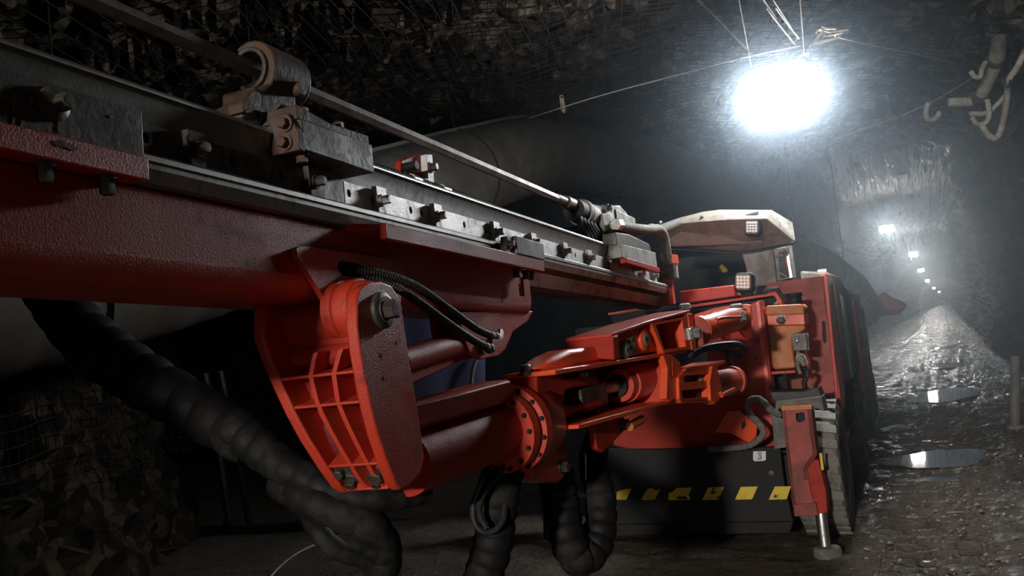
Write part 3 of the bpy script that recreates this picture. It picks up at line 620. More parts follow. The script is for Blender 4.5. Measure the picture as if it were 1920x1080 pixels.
ob('knuckle', MB().prism([kp+BM.a*x+BM.b*y-BM.c*.05 for x, y in [(-.22, -.07), (-.22, .09)]+[(.09*math.sin(t)+.0, .09*math.cos(t)) for t in np.linspace(0, math.pi, 13)]], BM.c*.10), 'dksteel', yk, bevel=.006, label='dark rounded steel knuckle')
ob('knuckle_pin', MB().lathe(kp-BM.c*.15, BM.c, [(0, .03), (.02, .045), (.26, .045), (.27, .032), (.30, .03)], 20), 'dksteel', yk)
ar = ob('boom_arm', MB().prism(BM.pts(1, .19, [(1040, 694), (1060, 690), (1135, 679), (1247, 661), (1287, 652), (1288, 660), (1247, 668), (1135, 687), (1060, 700), (1042, 703)]), -BM.b*.22), 'orange', RIG, bevel=.004, label='wet orange-red boom arm of two plates around a cylinder')
ob('lower_plate', MB().prism(BM.pts(1, .19, [(1085, 796), (1110, 789), (1167, 774), (1256, 750), (1256, 756), (1168, 782), (1110, 798), (1085, 804)]), -BM.b*.30), 'orange', ar, bevel=.003)
ob('web_plate', bs(-.10, [(1010, 715), (1250, 668), (1250, 755), (1110, 795), (1040, 808)], .02), 'deep', ar)
ob('end_plate', MB().prism([p for p in BM.pts(1, .205, [(1244, 667), (1257, 664), (1275, 679), (1278, 694), (1273, 742), (1256, 753), (1250, 747), (1252, 690)])], -BM.b*.035, [BM.pts(1, .205, [(1257, 678), (1260, 676), (1261, 705), (1258, 708)])]), 'orange', ar)
ob('end_wall', bs(.19, [(1250, 668), (1262, 668), (1262, 752), (1250, 755)], .38), 'red', ar, bevel=.003)
e0 = BM.at(1, .06, 1130, 729); e1 = BM.at(1, .06, 1160, 723); e2_ = BM.at(1, .06, 1246, 700); L1 = np.linalg.norm(e2_-e1)
cy = ob('swing_cylinder', MB().lathe(e1, e2_-e1, [(0, .06), (.0, .075), (.06, .075), (.06, .085), (L1-.05, .085), (L1, .07)], 32), 'red', ar, label='red hydraulic cylinder inside the arm')
ob('piston_rod', MB().cyl(e0-(e1-e0)*.3, e1, .026), 'steel', ar)
ob('gland', MB().cyl(e1-nrm(e1-e0)*.025, e1+nrm(e1-e0)*.01, .05), 'black', ar)
ob('cylinder_pin', MB().lathe(BM.at(1, .06, 1233, 674)-BM.c*.02, BM.c, [(0, .035), (.04, .035), (.05, .02)], 14), 'steel', ar)
ob('pin_cap', MB().lathe(BM.at(1, .06, 1090, 704)-BM.c*.01, BM.c, [(0, .03), (.02, .03), (.025, .015), (.05, .015)], 12), 'steel', ar)
mb = MB().prism(BM.pts(1, .12, [(1012, 690), (1042, 667), (1070, 654), (1118, 649), (1130, 654), (1134, 680), (1083, 689), (1045, 697)]), -BM.b*.12)
hd = ob('knee_cover', mb, 'orange', ar, bevel=.02, label='smooth orange rounded knee cover')
ob('arm_back', bs(-.06, [(1000, 700), (1060, 664), (1150, 660), (1240, 640), (1250, 668), (1060, 704)], .06), 'deep', ar, bevel=.004)
for px, py in ((985, 692), (998, 694), (1046, 691)): ob('pipe_nut', MB().bolt(BM.at(1, .06, px, py)-BM.c*.02, BM.c, .022, .035), 'dksteel', ar)
hx = ob('boom_head', MB().prism([p for p in BM.pts(1, .17, [(1150, 630), (1217, 606), (1232, 622), (1243, 656), (1200, 664), (1152, 673)])], -BM.b*.22), 'orange', RIG, bevel=.008, label='orange-red boom head box with round bosses')
ob('head_front', MB().prism([BM.at(0, 1.09, *q) for q in ((1057, 638), (1149, 630), (1152, 676), (1060, 668))], BM.a*.06), 'deep', hx, bevel=.008)
ob('head_lid', MB().prism([BM.p(*q) for q in ((1.09, .20, .252), (1.5, .20, .272), (2.05, .20, .282), (2.15, .12, .285), (2.15, -.04, .285), (1.6, -.04, .272), (1.09, -.02, .252))], BM.c*.014), 'red', hx, bevel=.003, label='dirty lid plate with oily edge')
for cx, cy_, rr in ((1169, 657, .036), (1205, 637, .046)):
    p = BM.at(1, .17, cx, cy_)
    c = MB(); c.lathe(p, BM.b, [(-.01, rr*1.15), (.012, rr*1.1), (.018, rr*.9)], 24); ob('boss', c, 'orange' if rr > .04 else 'castgrey', hx)
    ob('boss_plug', MB().lathe(p+BM.b*.016, BM.b, [(0, rr*.62), (.006, rr*.6)], 20), 'castgrey', hx)
    ob('plug_socket', MB().lathe(p+BM.b*.0225, BM.b, [(0, rr*.22), (.001, rr*.2)], 8), 'ink', hx)
ob('worn_label', MB().prism(BM.pts(1, .172, [(1173, 636), (1187, 629), (1192, 664), (1178, 668)]), BM.b*.003), 'white', hx, label='scraped pale label plate')
mb = MB()
for q in ([(1175, 640), (1180, 637), (1183, 641), (1179, 646), (1176, 645)], [(1185, 634), (1188, 634), (1189, 643), (1186, 641)], [(1178, 652), (1183, 648), (1187, 652), (1184, 657), (1180, 656)], [(1188, 656), (1191, 655), (1191, 662), (1188, 663)]): mb.prism(BM.pts(1, .1755, q), BM.b*.0008)
ob('label_marks', mb, 'rust', hx, kind='stuff')
# open box behind the head
fr_out = [(1221, 606), (1282, 594), (1290, 586), (1297, 588), (1303, 652), (1290, 655), (1246, 662), (1243, 657)]
fr_in = [(1229, 609), (1279, 600), (1286, 650), (1246, 656)]
ob('box_frame', MB().prism(BM.pts(1, .20, fr_out), -BM.b*.14, [BM.pts(1, .20, fr_in)]), 'orange', hx, smooth=0)
ob('box_back', bs(.09, [(1222, 606), (1296, 588), (1303, 655), (1245, 662)], .2), 'dustred', hx)
ob('frame_lip', bs(.205, [(1290, 587), (1299, 589), (1306, 655), (1298, 656)], .10), 'orange', hx, bevel=.003)
# upper lift cylinder
a = BM.at(1, .20, 1304, 622); b_ = BM.at(1, .20, 1392, 594); Lc = np.linalg.norm(b_-a)
lc = ob('lift_cylinder', MB().lathe(a, b_-a, [(.02, .05), (.02, .078), (.06, .078), (.06, .070), (Lc*.75, .070), (Lc, .05)], 32), 'orange', RIG, label='orange lift cylinder beside the column')
ob('gland_ring', MB().lathe(a+nrm(b_-a)*.012, b_-a, [(0, .03), (.0, .074), (.012, .074)], 28), 'dustred', lc)
ob('piston_rod', MB().cyl(a-nrm(b_-a)*.12, a+nrm(b_-a)*.02, .03), 'steel', lc)
ob('pin_nut', MB().bolt(BM.at(1, .26, 1299, 626), BM.b, .026, .04), 'castgrey', lc)
ob('cylinder_pipe', MB().tube([BM.at(1, .28, 1340, 607), BM.at(1, .29, 1349, 597), BM.at(1, .28, 1390, 594)], .009, 8), 'orange', lc)
ob('pipe_end', MB().bolt(BM.at(1, .28, 1391, 595), BM.b, .022, .03), 'castgrey', lc)
cl = BM.pts(1, .24, [(1380, 580), (1398, 578), (1408, 590), (1411, 634), (1404, 632), (1384, 612)])
ob('column_lug', MB().prism(cl, -BM.b*.03), 'orange', lc, bevel=.003)
ob('column_lug', MB().prism([p-BM.b*.13 for p in cl], -BM.b*.03), 'orange', lc, bevel=.003)
# lower swing cylinder in its cage
cg = ob('cylinder_cage', MB().prism(BM.pts(1, .22, [(1273, 708), (1290, 688), (1334, 683), (1344, 690), (1337, 716), (1338, 752), (1278, 754), (1274, 748)]), -BM.b*.03, [BM.pts(1, .22, [(1281, 707), (1287, 704), (1327, 701), (1328, 713), (1284, 717)]), BM.pts(1, .22, [(1278, 732), (1325, 727), (1327, 744), (1280, 748)])]), 'orange', RIG, smooth=0, label='orange open cage around the lower swing cylinder')
ob('cage_top', bs(.22, [(1285, 692), (1334, 683), (1344, 690), (1288, 700)], .26), 'orange', cg, bevel=.003)
ob('cage_bottom', bs(.22, [(1276, 748), (1336, 746), (1337, 754), (1278, 755)], .26), 'orange', cg, bevel=.003)
ob('cage_flange', bs(.235, [(1336, 686), (1345, 688), (1348, 703), (1354, 726), (1350, 748), (1341, 758), (1333, 750), (1331, 715)], .05), 'orange', cg, bevel=.004)
ob('cage_flange', bs(.02, [(1336, 686), (1345, 688), (1350, 703), (1354, 726), (1350, 748), (1341, 758), (1333, 750), (1331, 715)], .05), 'orange', cg, bevel=.004)
a = BM.at(1, .12, 1290, 732); b_ = BM.at(1, .12, 1374, 714); Lc = np.linalg.norm(b_-a)
ob('swing_cylinder', MB().lathe(a, b_-a, [(0, .05), (.25, .05), (.25, .075), (Lc-.04, .075), (Lc-.04, .086), (Lc, .086)], 28), 'red', cg)
ob('cage_nut', MB().bolt(BM.at(1, .17, 1307, 713), BM.c, .024, .04), 'castgrey', cg)
ob('cage_handle', MB().tube([BM.at(1, .25, 1351, 737), BM.at(1, .26, 1353, 742), BM.at(1, .26, 1360, 737), BM.at(1, .26, 1376, 730)], .011, 8), 'orange', cg)
ob('cage_arm', bs(.20, [(1334, 685), (1361, 675), (1362, 680), (1340, 691)], .2), 'orange', cg, bevel=.003)
ob('cylinder_hose', MB().tube([MC.at(1, .18, 1362, 660), MC.at(1, .10, 1372, 685), MC.at(1, .12, 1380, 705), MC.at(1, .2, 1387, 718)], .018, 10, rib=.05, pitch=.02), 'rubber', cg, smooth=60)
ob('hose_fitting', MB().bolt(MC.at(1, .15, 1388, 714), V((0, -1, .3)), .02, .05), 'dksteel', cg)
for L in ([(1400, 655, .2), (1380, 645, .1), (1330, 650, .0), (1302, 662, -.05)], [(1390, 668, .2), (1360, 655, .15), (1320, 655, .05), (1292, 672, .0)]):
    ob('boom_hose', MB().tube([MC.at(1, y, px, py) for px, py, y in L], .02, 8), 'rubber', RIG)
# column
def ms(y, L, th, holes=()): return MB().prism(MC.pts(1, y, L), MC.b*th, [MC.pts(1, y, h) for h in holes])
co = ob('boom_column', ms(.30, [(1408, 569), (1427, 563), (1434, 600), (1447, 720), (1456, 800), (1404, 802), (1400, 690)], .14), 'red', RIG, bevel=.005, label='orange-red upright boom column plate')
ob('column_channel', ms(.275, [(1416, 567), (1424, 564), (1446, 742), (1437, 746)], .04), 'orange', co, bevel=.004)
ob('column_back', ms(.38, [(1315, 590), (1405, 572), (1412, 690), (1400, 800), (1330, 810), (1250, 830), (1235, 760), (1330, 700)], .06), 'deep', co, bevel=.003)
ob('column_shelf', ms(.24, [(1376, 650), (1408, 641), (1410, 650), (1380, 655)], .15), 'orange', co, bevel=.003)
ob('column_recess', ms(.33, [(1365, 655), (1408, 650), (1419, 672), (1414, 690), (1380, 688)], .04), 'deep', co, bevel=.003)
ob('swing_block', ms(.28, [(1300, 590), (1342, 577), (1396, 570), (1408, 572), (1410, 600), (1360, 605), (1310, 612)], .12), 'orange', co, bevel=.008)
ob('pin_cap', MB().lathe(MC.at(1, .26, 1380, 575)-MC.c*.02, MC.c, [(0, .045), (.03, .045), (.04, .03)], 16), 'castgrey', co)
ob('pin_cap', MB().lathe(MC.at(1, .2, 1284, 574)-MC.c*.02, MC.c, [(0, .04), (.03, .04), (.04, .025)], 16), 'castgrey', co)
for px, py in ((1421, 640), (1418, 672)): ob('column_bolt', MB().bolt(MC.at(1, .275, px, py), -MC.b, .01, .012, False), 'dksteel', co)
cb = ob('cross_beam', ms(.34, [(1150, 775), (1235, 755), (1405, 742), (1460, 738), (1462, 838), (1180, 842), (1150, 835)], .2), 'deep', RIG, bevel=.006, label='dark red front cross beam of the carrier')
wg = ob('front_wedge', MB().prism([MC.at(1, .02, 1363, 772), MC.at(1, .02, 1385, 770), MC.at(1, .10, 1370, 812), MC.at(1, .10, 1340, 811)], MC.b*.015), 'orange', RIG, bevel=.002, label='folded orange wedge guard above the front plate')
ob('wedge_side', MB().prism([MC.at(1, .02, 1385, 770), MC.at(1, .08, 1420, 797), MC.at(1, .10, 1418, 818), MC.at(1, .12, 1406, 831), MC.at(1, .10, 1370, 812)], MC.b*.015, ), 'orange', wg, bevel=.002)
ob('wedge_slot', MB().prism([MC.at(1, .035, 1391, 791), MC.at(1, .035, 1396, 789), MC.at(1, .04, 1397, 798), MC.at(1, .04, 1390, 806)], -MC.b*.006), 'black', wg)
# lug under the arm, loose metal bits
lo = ob('arm_bracket', bs(.10, [(1112, 790), (1168, 778), (1178, 800), (1132, 848), (1120, 842)], .03), 'deep', RIG, bevel=.004, label='dark red triangular bracket under the arm')
ob('bracket_block', bs(.12, [(1168, 790), (1180, 785), (1182, 806), (1172, 806)], .06), 'dksteel', lo, bevel=.003)
ob('bracket_pipe', MB().cyl(BM.at(1, .14, 1180, 800), BM.at(1, .14, 1203, 786), .02, n=10), 'amber', lo)
ul = ob('swivel_lug', bs(.06, [(984, 838), (1010, 830), (1066, 850), (1063, 888), (1050, 905), (1004, 900), (988, 868)], .14), 'red', RIG, bevel=.012, label='chipped red swivel lug below the boom flange')
ob('lug_nut', MB().bolt(BM.at(1, .06, 1054, 876), BM.b, .022, .03), 'dksteel', ul)
ob('lug_arm', bs(.03, [(1010, 800), (1060, 790), (1062, 850), (1012, 838)], .1), 'deep', ul, bevel=.006)

# ---- hanging hose bundles wrapped in spiral sheath
def bundle(name, L, r, label, n=16, pitch=.055, rib=.028):
    return ob(name, MB().tube([P(*q) for q in L], r, n, rib=rib, pitch=pitch, sub=10), 'wrap', RIG, smooth=24, label=label)
bundle('hose_bundle', [(985, 805, 3.55), (960, 850, 3.45), (938, 905, 3.4), (930, 970, 3.4), (922, 1030, 3.4), (895, 1110, 3.4)], [.06, .075, .08, .075, .075, .07], 'black wrapped hose bundle hanging under the flange')
bundle('hose_bundle', [(1040, 880, 3.9), (1052, 940, 3.9), (1062, 1000, 3.85), (1082, 1045, 3.85), (1112, 1030, 3.9), (1126, 985, 3.95), (1125, 925, 4.0), (1112, 870, 4.1), (1120, 820, 4.3)], [.075, .078, .078, .078, .072, .068, .066, .064, .06], 'muddy black hose bundle hanging in a U loop', pitch=.06, rib=.035)
bundle('hose_bundle', [(60, 500, 3.6), (150, 620, 3.4), (250, 700, 3.25), (350, 758, 3.15), (430, 805, 3.05), (480, 838, 3.0)], [.09, .10, .105, .10, .09, .08], 'thick black wrapped hose bundle sagging at left', pitch=.11, rib=.035)
bundle('hose_bundle', [(440, 800, 3.02), (500, 850, 2.95), (560, 890, 2.9), (640, 925, 2.85), (720, 936, 2.85), (800, 925, 2.95)], [.075, .066, .056, .046, .04, .035], 'ribbed black hose sagging below the bracket', pitch=.06, rib=.028)
bundle('hose_bundle', [(520, 905, 2.95), (600, 945, 2.85), (690, 985, 2.85), (720, 1040, 2.9), (705, 1110, 2.95)], [.05, .06, .06, .06, .05], 'black hose bundle drooping below the bracket to the floor', pitch=.08, rib=.03)
bundle('hose_bundle', [(575, 950, 3.0), (600, 1000, 2.9), (640, 1035, 2.9), (700, 1060, 2.95), (640, 1110, 3.0)], [.035, .035, .03, .03, .03], 'thin dark hose curled below the bracket')
for L in ([(930, 845, 3.36), (905, 900, 3.3), (887, 950, 3.3), (893, 985, 3.3), (917, 998, 3.3), (942, 978, 3.3), (948, 930, 3.35)], [(966, 850, 3.35), (905, 930, 3.28), (900, 965, 3.28), (912, 990, 3.28)], [(1015, 905, 3.9), (1022, 960, 3.85), (1025, 1010, 3.8), (1028, 985, 3.8)]):
    ob('loose_hose', MB().tube([P(*q) for q in L], .011, 8), 'rubber', RIG)
ob('sheath_strap', MB().tube([P(1097, 850, 3.95), P(1098, 878, 3.95), P(1098, 900, 3.95)], .005, 6), 'steel', RIG)

# ---- carrier front: bumper, hazard stripes, sticker, jack
bum = ob('front_plate', ms(.20, [(1120, 842), (1300, 843), (1463, 838), (1471, 905), (1488, 978), (1130, 984)], .05), 'char', RIG, bevel=.006, label='charcoal steel front plate with yellow stripes')
ob('lower_lip', ms(.24, [(1120, 984), (1488, 978), (1480, 1000), (1125, 1006)], .3), 'char', bum, bevel=.005)
ob('panel_seam', ms(.195, [(1320, 842), (1463, 838), (1464, 845), (1322, 849)], .02), 'char', bum, bevel=.002)
for q in ([(1155, 937), (1174, 937), (1184, 916), (1170, 918), (1157, 922)], [(1203, 938), (1228, 937), (1238, 916), (1230, 920), (1222, 915), (1216, 916), (1208, 926)],
          [(1253, 938), (1295, 937), (1291, 927), (1298, 914), (1268, 915), (1262, 922), (1254, 925)], [(1316, 938), (1347, 937), (1358, 913), (1328, 914)], [(1378, 937), (1410, 936), (1421, 912), (1389, 913)], [(1441, 937), (1475, 936), (1483, 912), (1453, 912)]):
    ob('hazard_stripe', MB().prism(MC.pts(1, .1985, q), MC.b*.0035), 'yellow', bum)
mb = MB()
for q in ([(1334, 915), (1341, 916), (1337, 921), (1344, 922), (1338, 927), (1331, 924), (1336, 919)], [(1343, 931), (1350, 930), (1347, 936)], [(1453, 927), (1458, 929), (1456, 933), (1450, 933)], [(1268, 932), (1285, 930), (1290, 936), (1270, 936)]): mb.prism(MC.pts(1, .1975, q), MC.b*.001)
ob('stripe_scuff', mb, 'ink', bum, label='black scuffs on the yellow stripes', kind='stuff')
stk = ob('hook_sticker', MB().prism(MC.pts(1, .1985, [(1414, 844), (1433, 843), (1436, 846), (1436, 862), (1433, 864), (1415, 865), (1412, 862), (1412, 847)]), MC.b*.0035), 'white', bum, label='white sticker with black lifting hook symbol')
def ringmark(cx, cy, r0, r1, y, a0=0, a1=360, n=18):
    A_ = [math.radians(a0+(a1-a0)*i/n) for i in range(n+1)]
    return MB().prism(MC.pts(1, y, [(cx+r1*math.cos(t), cy+r1*math.sin(t)) for t in A_]+[(cx+r0*math.cos(t), cy+r0*math.sin(t)) for t in reversed(A_)]), MC.b*.0008)
ob('hook_symbol', ringmark(1424.5, 850.5, 2.6, 3.6, .1978, 0, 359), 'ink', stk)
ob('hook_symbol', ringmark(1424.5, 850.5, 0, 1.2, .1978, 0, 359, 8), 'ink', stk)
ob('hook_symbol', ringmark(1424.8, 858.6, 1.6, 3.3, .1978, -70, 190), 'ink', stk)
ob('hook_symbol', MB().prism(MC.pts(1, .1978, [(1424, 853.5), (1426, 853.5), (1427, 857), (1425, 857)]), MC.b*.0008), 'ink', stk)
ob('plate_bolt', MB().lathe(MC.at(1, .20, 1447, 888), -MC.b, [(0, .026), (.012, .024), (.018, .015)], 16), 'dksteel', bum)
jk = ob('front_jack', ms(0., [(1466, 769), (1521, 767), (1532, 853), (1513, 879), (1520, 924), (1532, 965), (1489, 968), (1483, 918), (1474, 838)], .02, [[(1492, 775), (1508, 773), (1510, 787), (1505, 791), (1498, 792), (1493, 788)]]), 'dustred', RIG, smooth=0, label='red box-section front support jack')
ob('jack_inside', ms(.06, [(1468, 772), (1521, 770), (1530, 853), (1515, 962), (1492, 964)], .10), 'black', jk)  # black fill paints the shade seen through the leg's hole
ob('jack_side', MB().prism([MC.at(1, 0, 1521, 767), MC.at(1, 0, 1532, 853), MC.at(1, 0, 1513, 879), MC.at(1, 0, 1515, 900), MC.at(1, 0, 1507, 900), MC.at(1, 0, 1505, 876), MC.at(1, 0, 1524, 850), MC.at(1, 0, 1513, 768)], MC.b*.17), 'dustred', jk)
ob('jack_left_side', ms(0, [(1466, 769), (1472, 769), (1480, 838), (1489, 918), (1495, 968), (1489, 968), (1483, 918), (1474, 838)], .17), 'dustred', jk)
ob('jack_cap', ms(-.005, [(1464, 763), (1522, 760), (1523, 768), (1465, 771)], .18), 'amber', jk, bevel=.004, label='worn orange cap plate')
for px in (1489, 1511): ob('cap_bolt', MB().bolt(MC.at(1, .06, px, 762), MC.c, .018, .018, False), 'dksteel', jk)
ob('jack_sleeve', ms(.02, [(1500, 882), (1519, 860), (1535, 862), (1549, 920), (1552, 962), (1498, 966)], .16), 'deep', jk, bevel=.005)
ob('sleeve_collar', ms(-.012, [(1488, 946), (1530, 943), (1534, 966), (1490, 969)], .17), 'dustred', jk, bevel=.004)
mb = MB()
for q in ([(1536, 850), (1541, 849), (1545, 880), (1540, 882)], [(1541, 912), (1547, 911), (1550, 940), (1545, 941)]): mb.prism(MC.pts(1, .03, q), MC.b*.02)
ob('reflector_strip', mb, 'yellow', jk, label='yellow strip on the jack edge')
rp0 = MC.at(1, .07, 1539, 960); rp1 = MC.at(1, .05, 1547, 1026)
ob('jack_rod', MB().cyl(rp0, rp1, .036, n=24), 'steel', jk)
jf = V(rp1); ob('jack_foot', MB().lathe((jf[0]+.012, jf[1], -.012), (0, 0, 1), [(0, .09), (.045, .085), (.06, .075), (.068, .04)], 28), 'mudgrey', jk, label='mud-caked round jack foot')
mb = ms(.04, [(1455, 752), (1540, 744), (1546, 772), (1522, 762), (1462, 766), (1452, 775)], .25); ob('jack_housing', mb, 'mudgrey', RIG, bevel=.006, label='mud-grey housing around the jack top')
ob('rubber_flap', ms(.10, [(1440, 727), (1446, 735), (1530, 733), (1534, 727), (1542, 748), (1452, 758)], .22), 'rubber', RIG, bevel=.004, label='black rubber flap tray above the jack')
ob('jack_mount', ms(.17, [(1446, 772), (1472, 770), (1480, 838), (1452, 842)], .10), 'mudgrey', RIG, bevel=.004)
hs = ob('jack_hose', MB().tube([MC.at(1, y, px, py) for px, py, y in [(1464, 779, .02), (1444, 768, .0), (1430, 752, -.02), (1414, 747, -.02), (1403, 757, -.02), (1406, 777, -.02), (1424, 795, -.02), (1431, 812, -.02), (1419, 827, .02), (1394, 838, .1), (1330, 843, .15)]], .021, 12, rib=.06, pitch=.05, sub=10), 'mudgrey', RIG, smooth=60, label='grey corrugated hose bent in a hook beside the jack')
# ---- body: door panel, reservoir, bonnet, fenders, wheels
dp = ob('side_door', ms(.92, [(1436, 531), (1546, 517), (1556, 620), (1568, 748), (1470, 760), (1450, 690)], .03, [[(1541, 603), (1545, 601), (1548, 605), (1550, 640), (1547, 645), (1543, 640)]]), 'dustred', RIG, smooth=0, label='dusty red front side panel with slot handle')
ob('slot_back', ms(.945, [(1538, 598), (1552, 596), (1556, 650), (1540, 650)], .03), 'black', dp)
ob('door_edge', ms(.90, [(1544, 517), (1551, 518), (1573, 748), (1567, 749)], .12), 'red', dp, bevel=.004)
ob('panel_side', MB().prism([MC.p(.135, .92, .80), MC.p(.135, .92, 1.78), MC.p(.135, 1.1, 1.80), MC.p(.135, 1.6, 1.80), MC.p(.135, 1.6, 1.0), MC.p(.135, 1.2, .80)], -MC.a*.03), 'red', dp, bevel=.004)
bd = ob('engine_body', MB().box(MC, (-1.6, 1.2, .55), (.10, 6.3, 1.70)), 'char', RIG, bevel=.02, label='dark carrier body behind the front panel')
ob('side_cover', MB().prism([MC.p(.15, 1.6, .95), MC.p(.15, 1.6, 1.70), MC.p(.12, 1.6, 1.83), MC.p(-.1, 1.6, 1.87), MC.p(-.1, 1.6, .95)], MC.b*1.15), 'taupe', bd, bevel=.02)
ob('cover_ridge', MB().prism([MC.p(.165, 2.0, .95), MC.p(.165, 2.0, 1.62), MC.p(.12, 2.0, 1.75), MC.p(.12, 2.0, .95)], MC.b*.25), 'grey', bd, bevel=.02)
ob('hood', MB().prism([MC.p(.15, 2.8, .9), MC.p(.15, 2.8, 1.66), MC.p(.08, 2.8, 1.80), MC.p(-.3, 2.8, 1.86), MC.p(-1.5, 2.8, 1.86), MC.p(-1.5, 2.8, .9)], MC.b*.7), 'char', bd, bevel=.02)
gh = [(y, z) for y in (3.62, 3.86, 4.10, 4.34, 4.58, 4.82, 5.06, 5.30) for z in (1.0, 1.085, 1.17, 1.255, 1.34, 1.425)]
gp = [MC.p(.16, 3.5, .72), MC.p(.16, 5.6, .68), MC.p(.16, 5.6, 1.52), MC.p(.16, 3.5, 1.60)]
ob('grille_panel', MB().prism(gp, -MC.a*.02, [[MC.p(.16, y, z), MC.p(.16, y+.14, z), MC.p(.16, y+.14, z+.05), MC.p(.16, y, z+.05)] for y, z in gh]), 'dustred', bd, smooth=0, label='dusty red perforated grille panel')
ob('grille_frame', MB().prism([MC.p(.17, 3.5, .72), MC.p(.17, 3.58, .72), MC.p(.17, 3.58, 1.62), MC.p(.17, 3.5, 1.62)], -MC.a*.05), 'dustred', bd, bevel=.004)
ob('rear_hood', MB().prism([MC.p(.12, 3.5, 1.6), MC.p(.05, 3.5, 1.76), MC.p(-.5, 3.5, 1.8), MC.p(-.5, 3.5, 1.55)], MC.b*2.1), 'taupe', bd, bevel=.02)
ob('rear_skirt', MB().prism([MC.p(.17, 3.8, .28), MC.p(.17, 5.6, .28), MC.p(.17, 5.7, .72), MC.p(.17, 3.5, .72)], -MC.a*.03), 'mudgrey', bd, bevel=.004)
for y, z in ((3.0, 1.83), (3.25, 1.80), (2.2, 1.86)): ob('hood_latch', MB().box(MC, (-.02, y, z-.02), (.06, y+.12, z+.03)), 'steel', bd, bevel=.005)
ob('exhaust_stub', MB().cyl(MC.p(-.18, 1.7, 1.8), MC.p(-.18, 1.7, 1.98), .035, n=12), 'dustred', bd)
ob('hood_box', MB().box(MC, (-.15, 2.6, 1.84), (.0, 2.9, 1.90)), 'char', bd, bevel=.01)
ob('lower_frame', MB().box(MC, (-1.6, .3, .22), (-.15, 2.6, .60)), 'char', bd, bevel=.01)
ob('front_bulkhead', MB().box(MC, (-1.7, .60, .55), (-.20, .75, 1.60)), 'black', bd)
def wheel(x, y, label):
    R_, Wd = .46, .30
    prof_ = [(-.01, .22), (-.02, .40), (.02, .445), (.05, .455), (Wd-.05, .455), (Wd-.02, .44), (Wd, .40), (Wd-.01, .26), (Wd-.06, .24)]
    wl = ob('wheel', MB().lathe(MC.p(x-Wd, y, .445), MC.a, prof_, 48), 'mudtyre', RIG, label=label)
    lg_ = MB()
    for i in range(26):
        for s in (0, 1):
            a = 2*math.pi*(i+.5*s)/26; da = .085
            pts = []
            for aa, rr in ((a-da, .452), (a+da*.5, .452), (a+da*.5, .468), (a-da, .468)): pts.append((aa, rr))
            x0, x1 = (x-Wd+.005, x-Wd*.52) if s else (x-Wd*.48, x-.005)
            f0 = [MC.p(x0, y+r_*math.cos(t), .445+r_*math.sin(t)) for t, r_ in pts]; f1 = [MC.p(x1, y+r_*math.cos(t+.06), .445+r_*math.sin(t+.06)) for t, r_ in pts]
            lg_.add(f0+f1, [(3, 2, 1, 0), (4, 5, 6, 7), (0, 1, 5, 4), (1, 2, 6, 5), (2, 3, 7, 6), (3, 0, 4, 7)])
    ob('tread_lugs', lg_, 'mudtyre', wl, smooth=0, kind='stuff')
    ob('rim', MB().lathe(MC.p(x-.07, y, .445), MC.a, [(0, .05), (0, .24), (.05, .26), (.055, .235), (.02, .20), (.02, .10), (.05, .09), (.05, .0)], 36), 'mudgrey', wl)
    return wl
wheel(.13, .72, 'muddy front wheel behind the jack'); wheel(.13, 3.15, 'muddy rear wheel in the shade')
ob('step', MB().box(MC, (-.02, 1.35, .52), (.10, 1.75, .60)), 'yellow', RIG, bevel=.006, label='muddy yellow step between the wheels')
ob('step_hanger', MB().box(MC, (.0, 1.3, .55), (.08, 1.38, .95)), 'char', RIG, bevel=.006)
rv = ob('oil_reservoir', ms(.35, [(1440, 610), (1509, 608), (1510, 618), (1500, 624), (1487, 630), (1486, 650), (1492, 688), (1486, 691), (1452, 693), (1447, 688)], .22), 'amber', RIG, bevel=.025, label='amber plastic oil reservoir with red strap')
ob('reservoir_top', ms(.34, [(1434, 578), (1438, 573), (1503, 570), (1508, 575), (1508, 590), (1436, 592)], .24), 'amber', rv, bevel=.02)
ob('strap', ms(.33, [(1437, 591), (1508, 588), (1510, 609), (1440, 611)], .25), 'orange', rv, bevel=.006, label='red metal strap')
ob('strap_bolt', MB().bolt(MC.at(1, .33, 1465, 599), -MC.b, .026, .04), 'dksteel', rv)
cp = MC.at(1, .45, 1490, 566); ob('filler_cap', MB().lathe(cp-MC.c*.02, MC.c, [(0, .05), (.05, .05), (.055, .06), (.08, .055)], 14), 'black', rv)
ob('cap_lever', MB().prism(MC.pts(1, .42, [(1484, 558), (1496, 551), (1498, 555), (1487, 562)]), MC.b*.03), 'black', rv)
ob('lid_knob', MB().lathe(MC.at(1, .42, 1456, 575)-MC.c*.02, MC.c, [(0, .02), (.04, .02), (.05, .012)], 12), 'dksteel', rv)
sw = ob('switch_box', ms(.30, [(1484, 627), (1511, 624), (1514, 656), (1488, 658)], .09), 'grey', RIG, bevel=.004, label='small grey switch box with black knob and symbols')
ob('box_flange', ms(.33, [(1511, 624), (1516, 626), (1518, 655), (1514, 657)], .06), 'dksteel', sw)
ob('switch_symbol', ms(.2985, [(1489, 630), (1498, 629), (1499, 640), (1495, 646), (1491, 641)], .002, [[(1491, 632), (1496, 631), (1496, 635), (1491, 636)]]), 'ink', sw)
ob('switch_knob', MB().lathe(MC.at(1, .298, 1494.5, 639), -MC.b, [(0, .016), (.02, .014), (.024, .006)], 14), 'steel', sw)
fl_ = ob('hose_fittings', MB().tube([MC.at(1, .36, 1496, 660), MC.at(1, .33, 1499, 672), MC.at(1, .34, 1495, 684), MC.at(1, .36, 1500, 700)], .014, 8), 'castgrey', RIG)
ob('fitting_nut', MB().bolt(MC.at(1, .33, 1502, 672), -MC.b, .026, .04), 'castgrey', fl_)
ob('fitting_nut', MB().bolt(MC.at(1, .33, 1508, 680), -MC.b, .018, .04), 'castgrey', fl_)
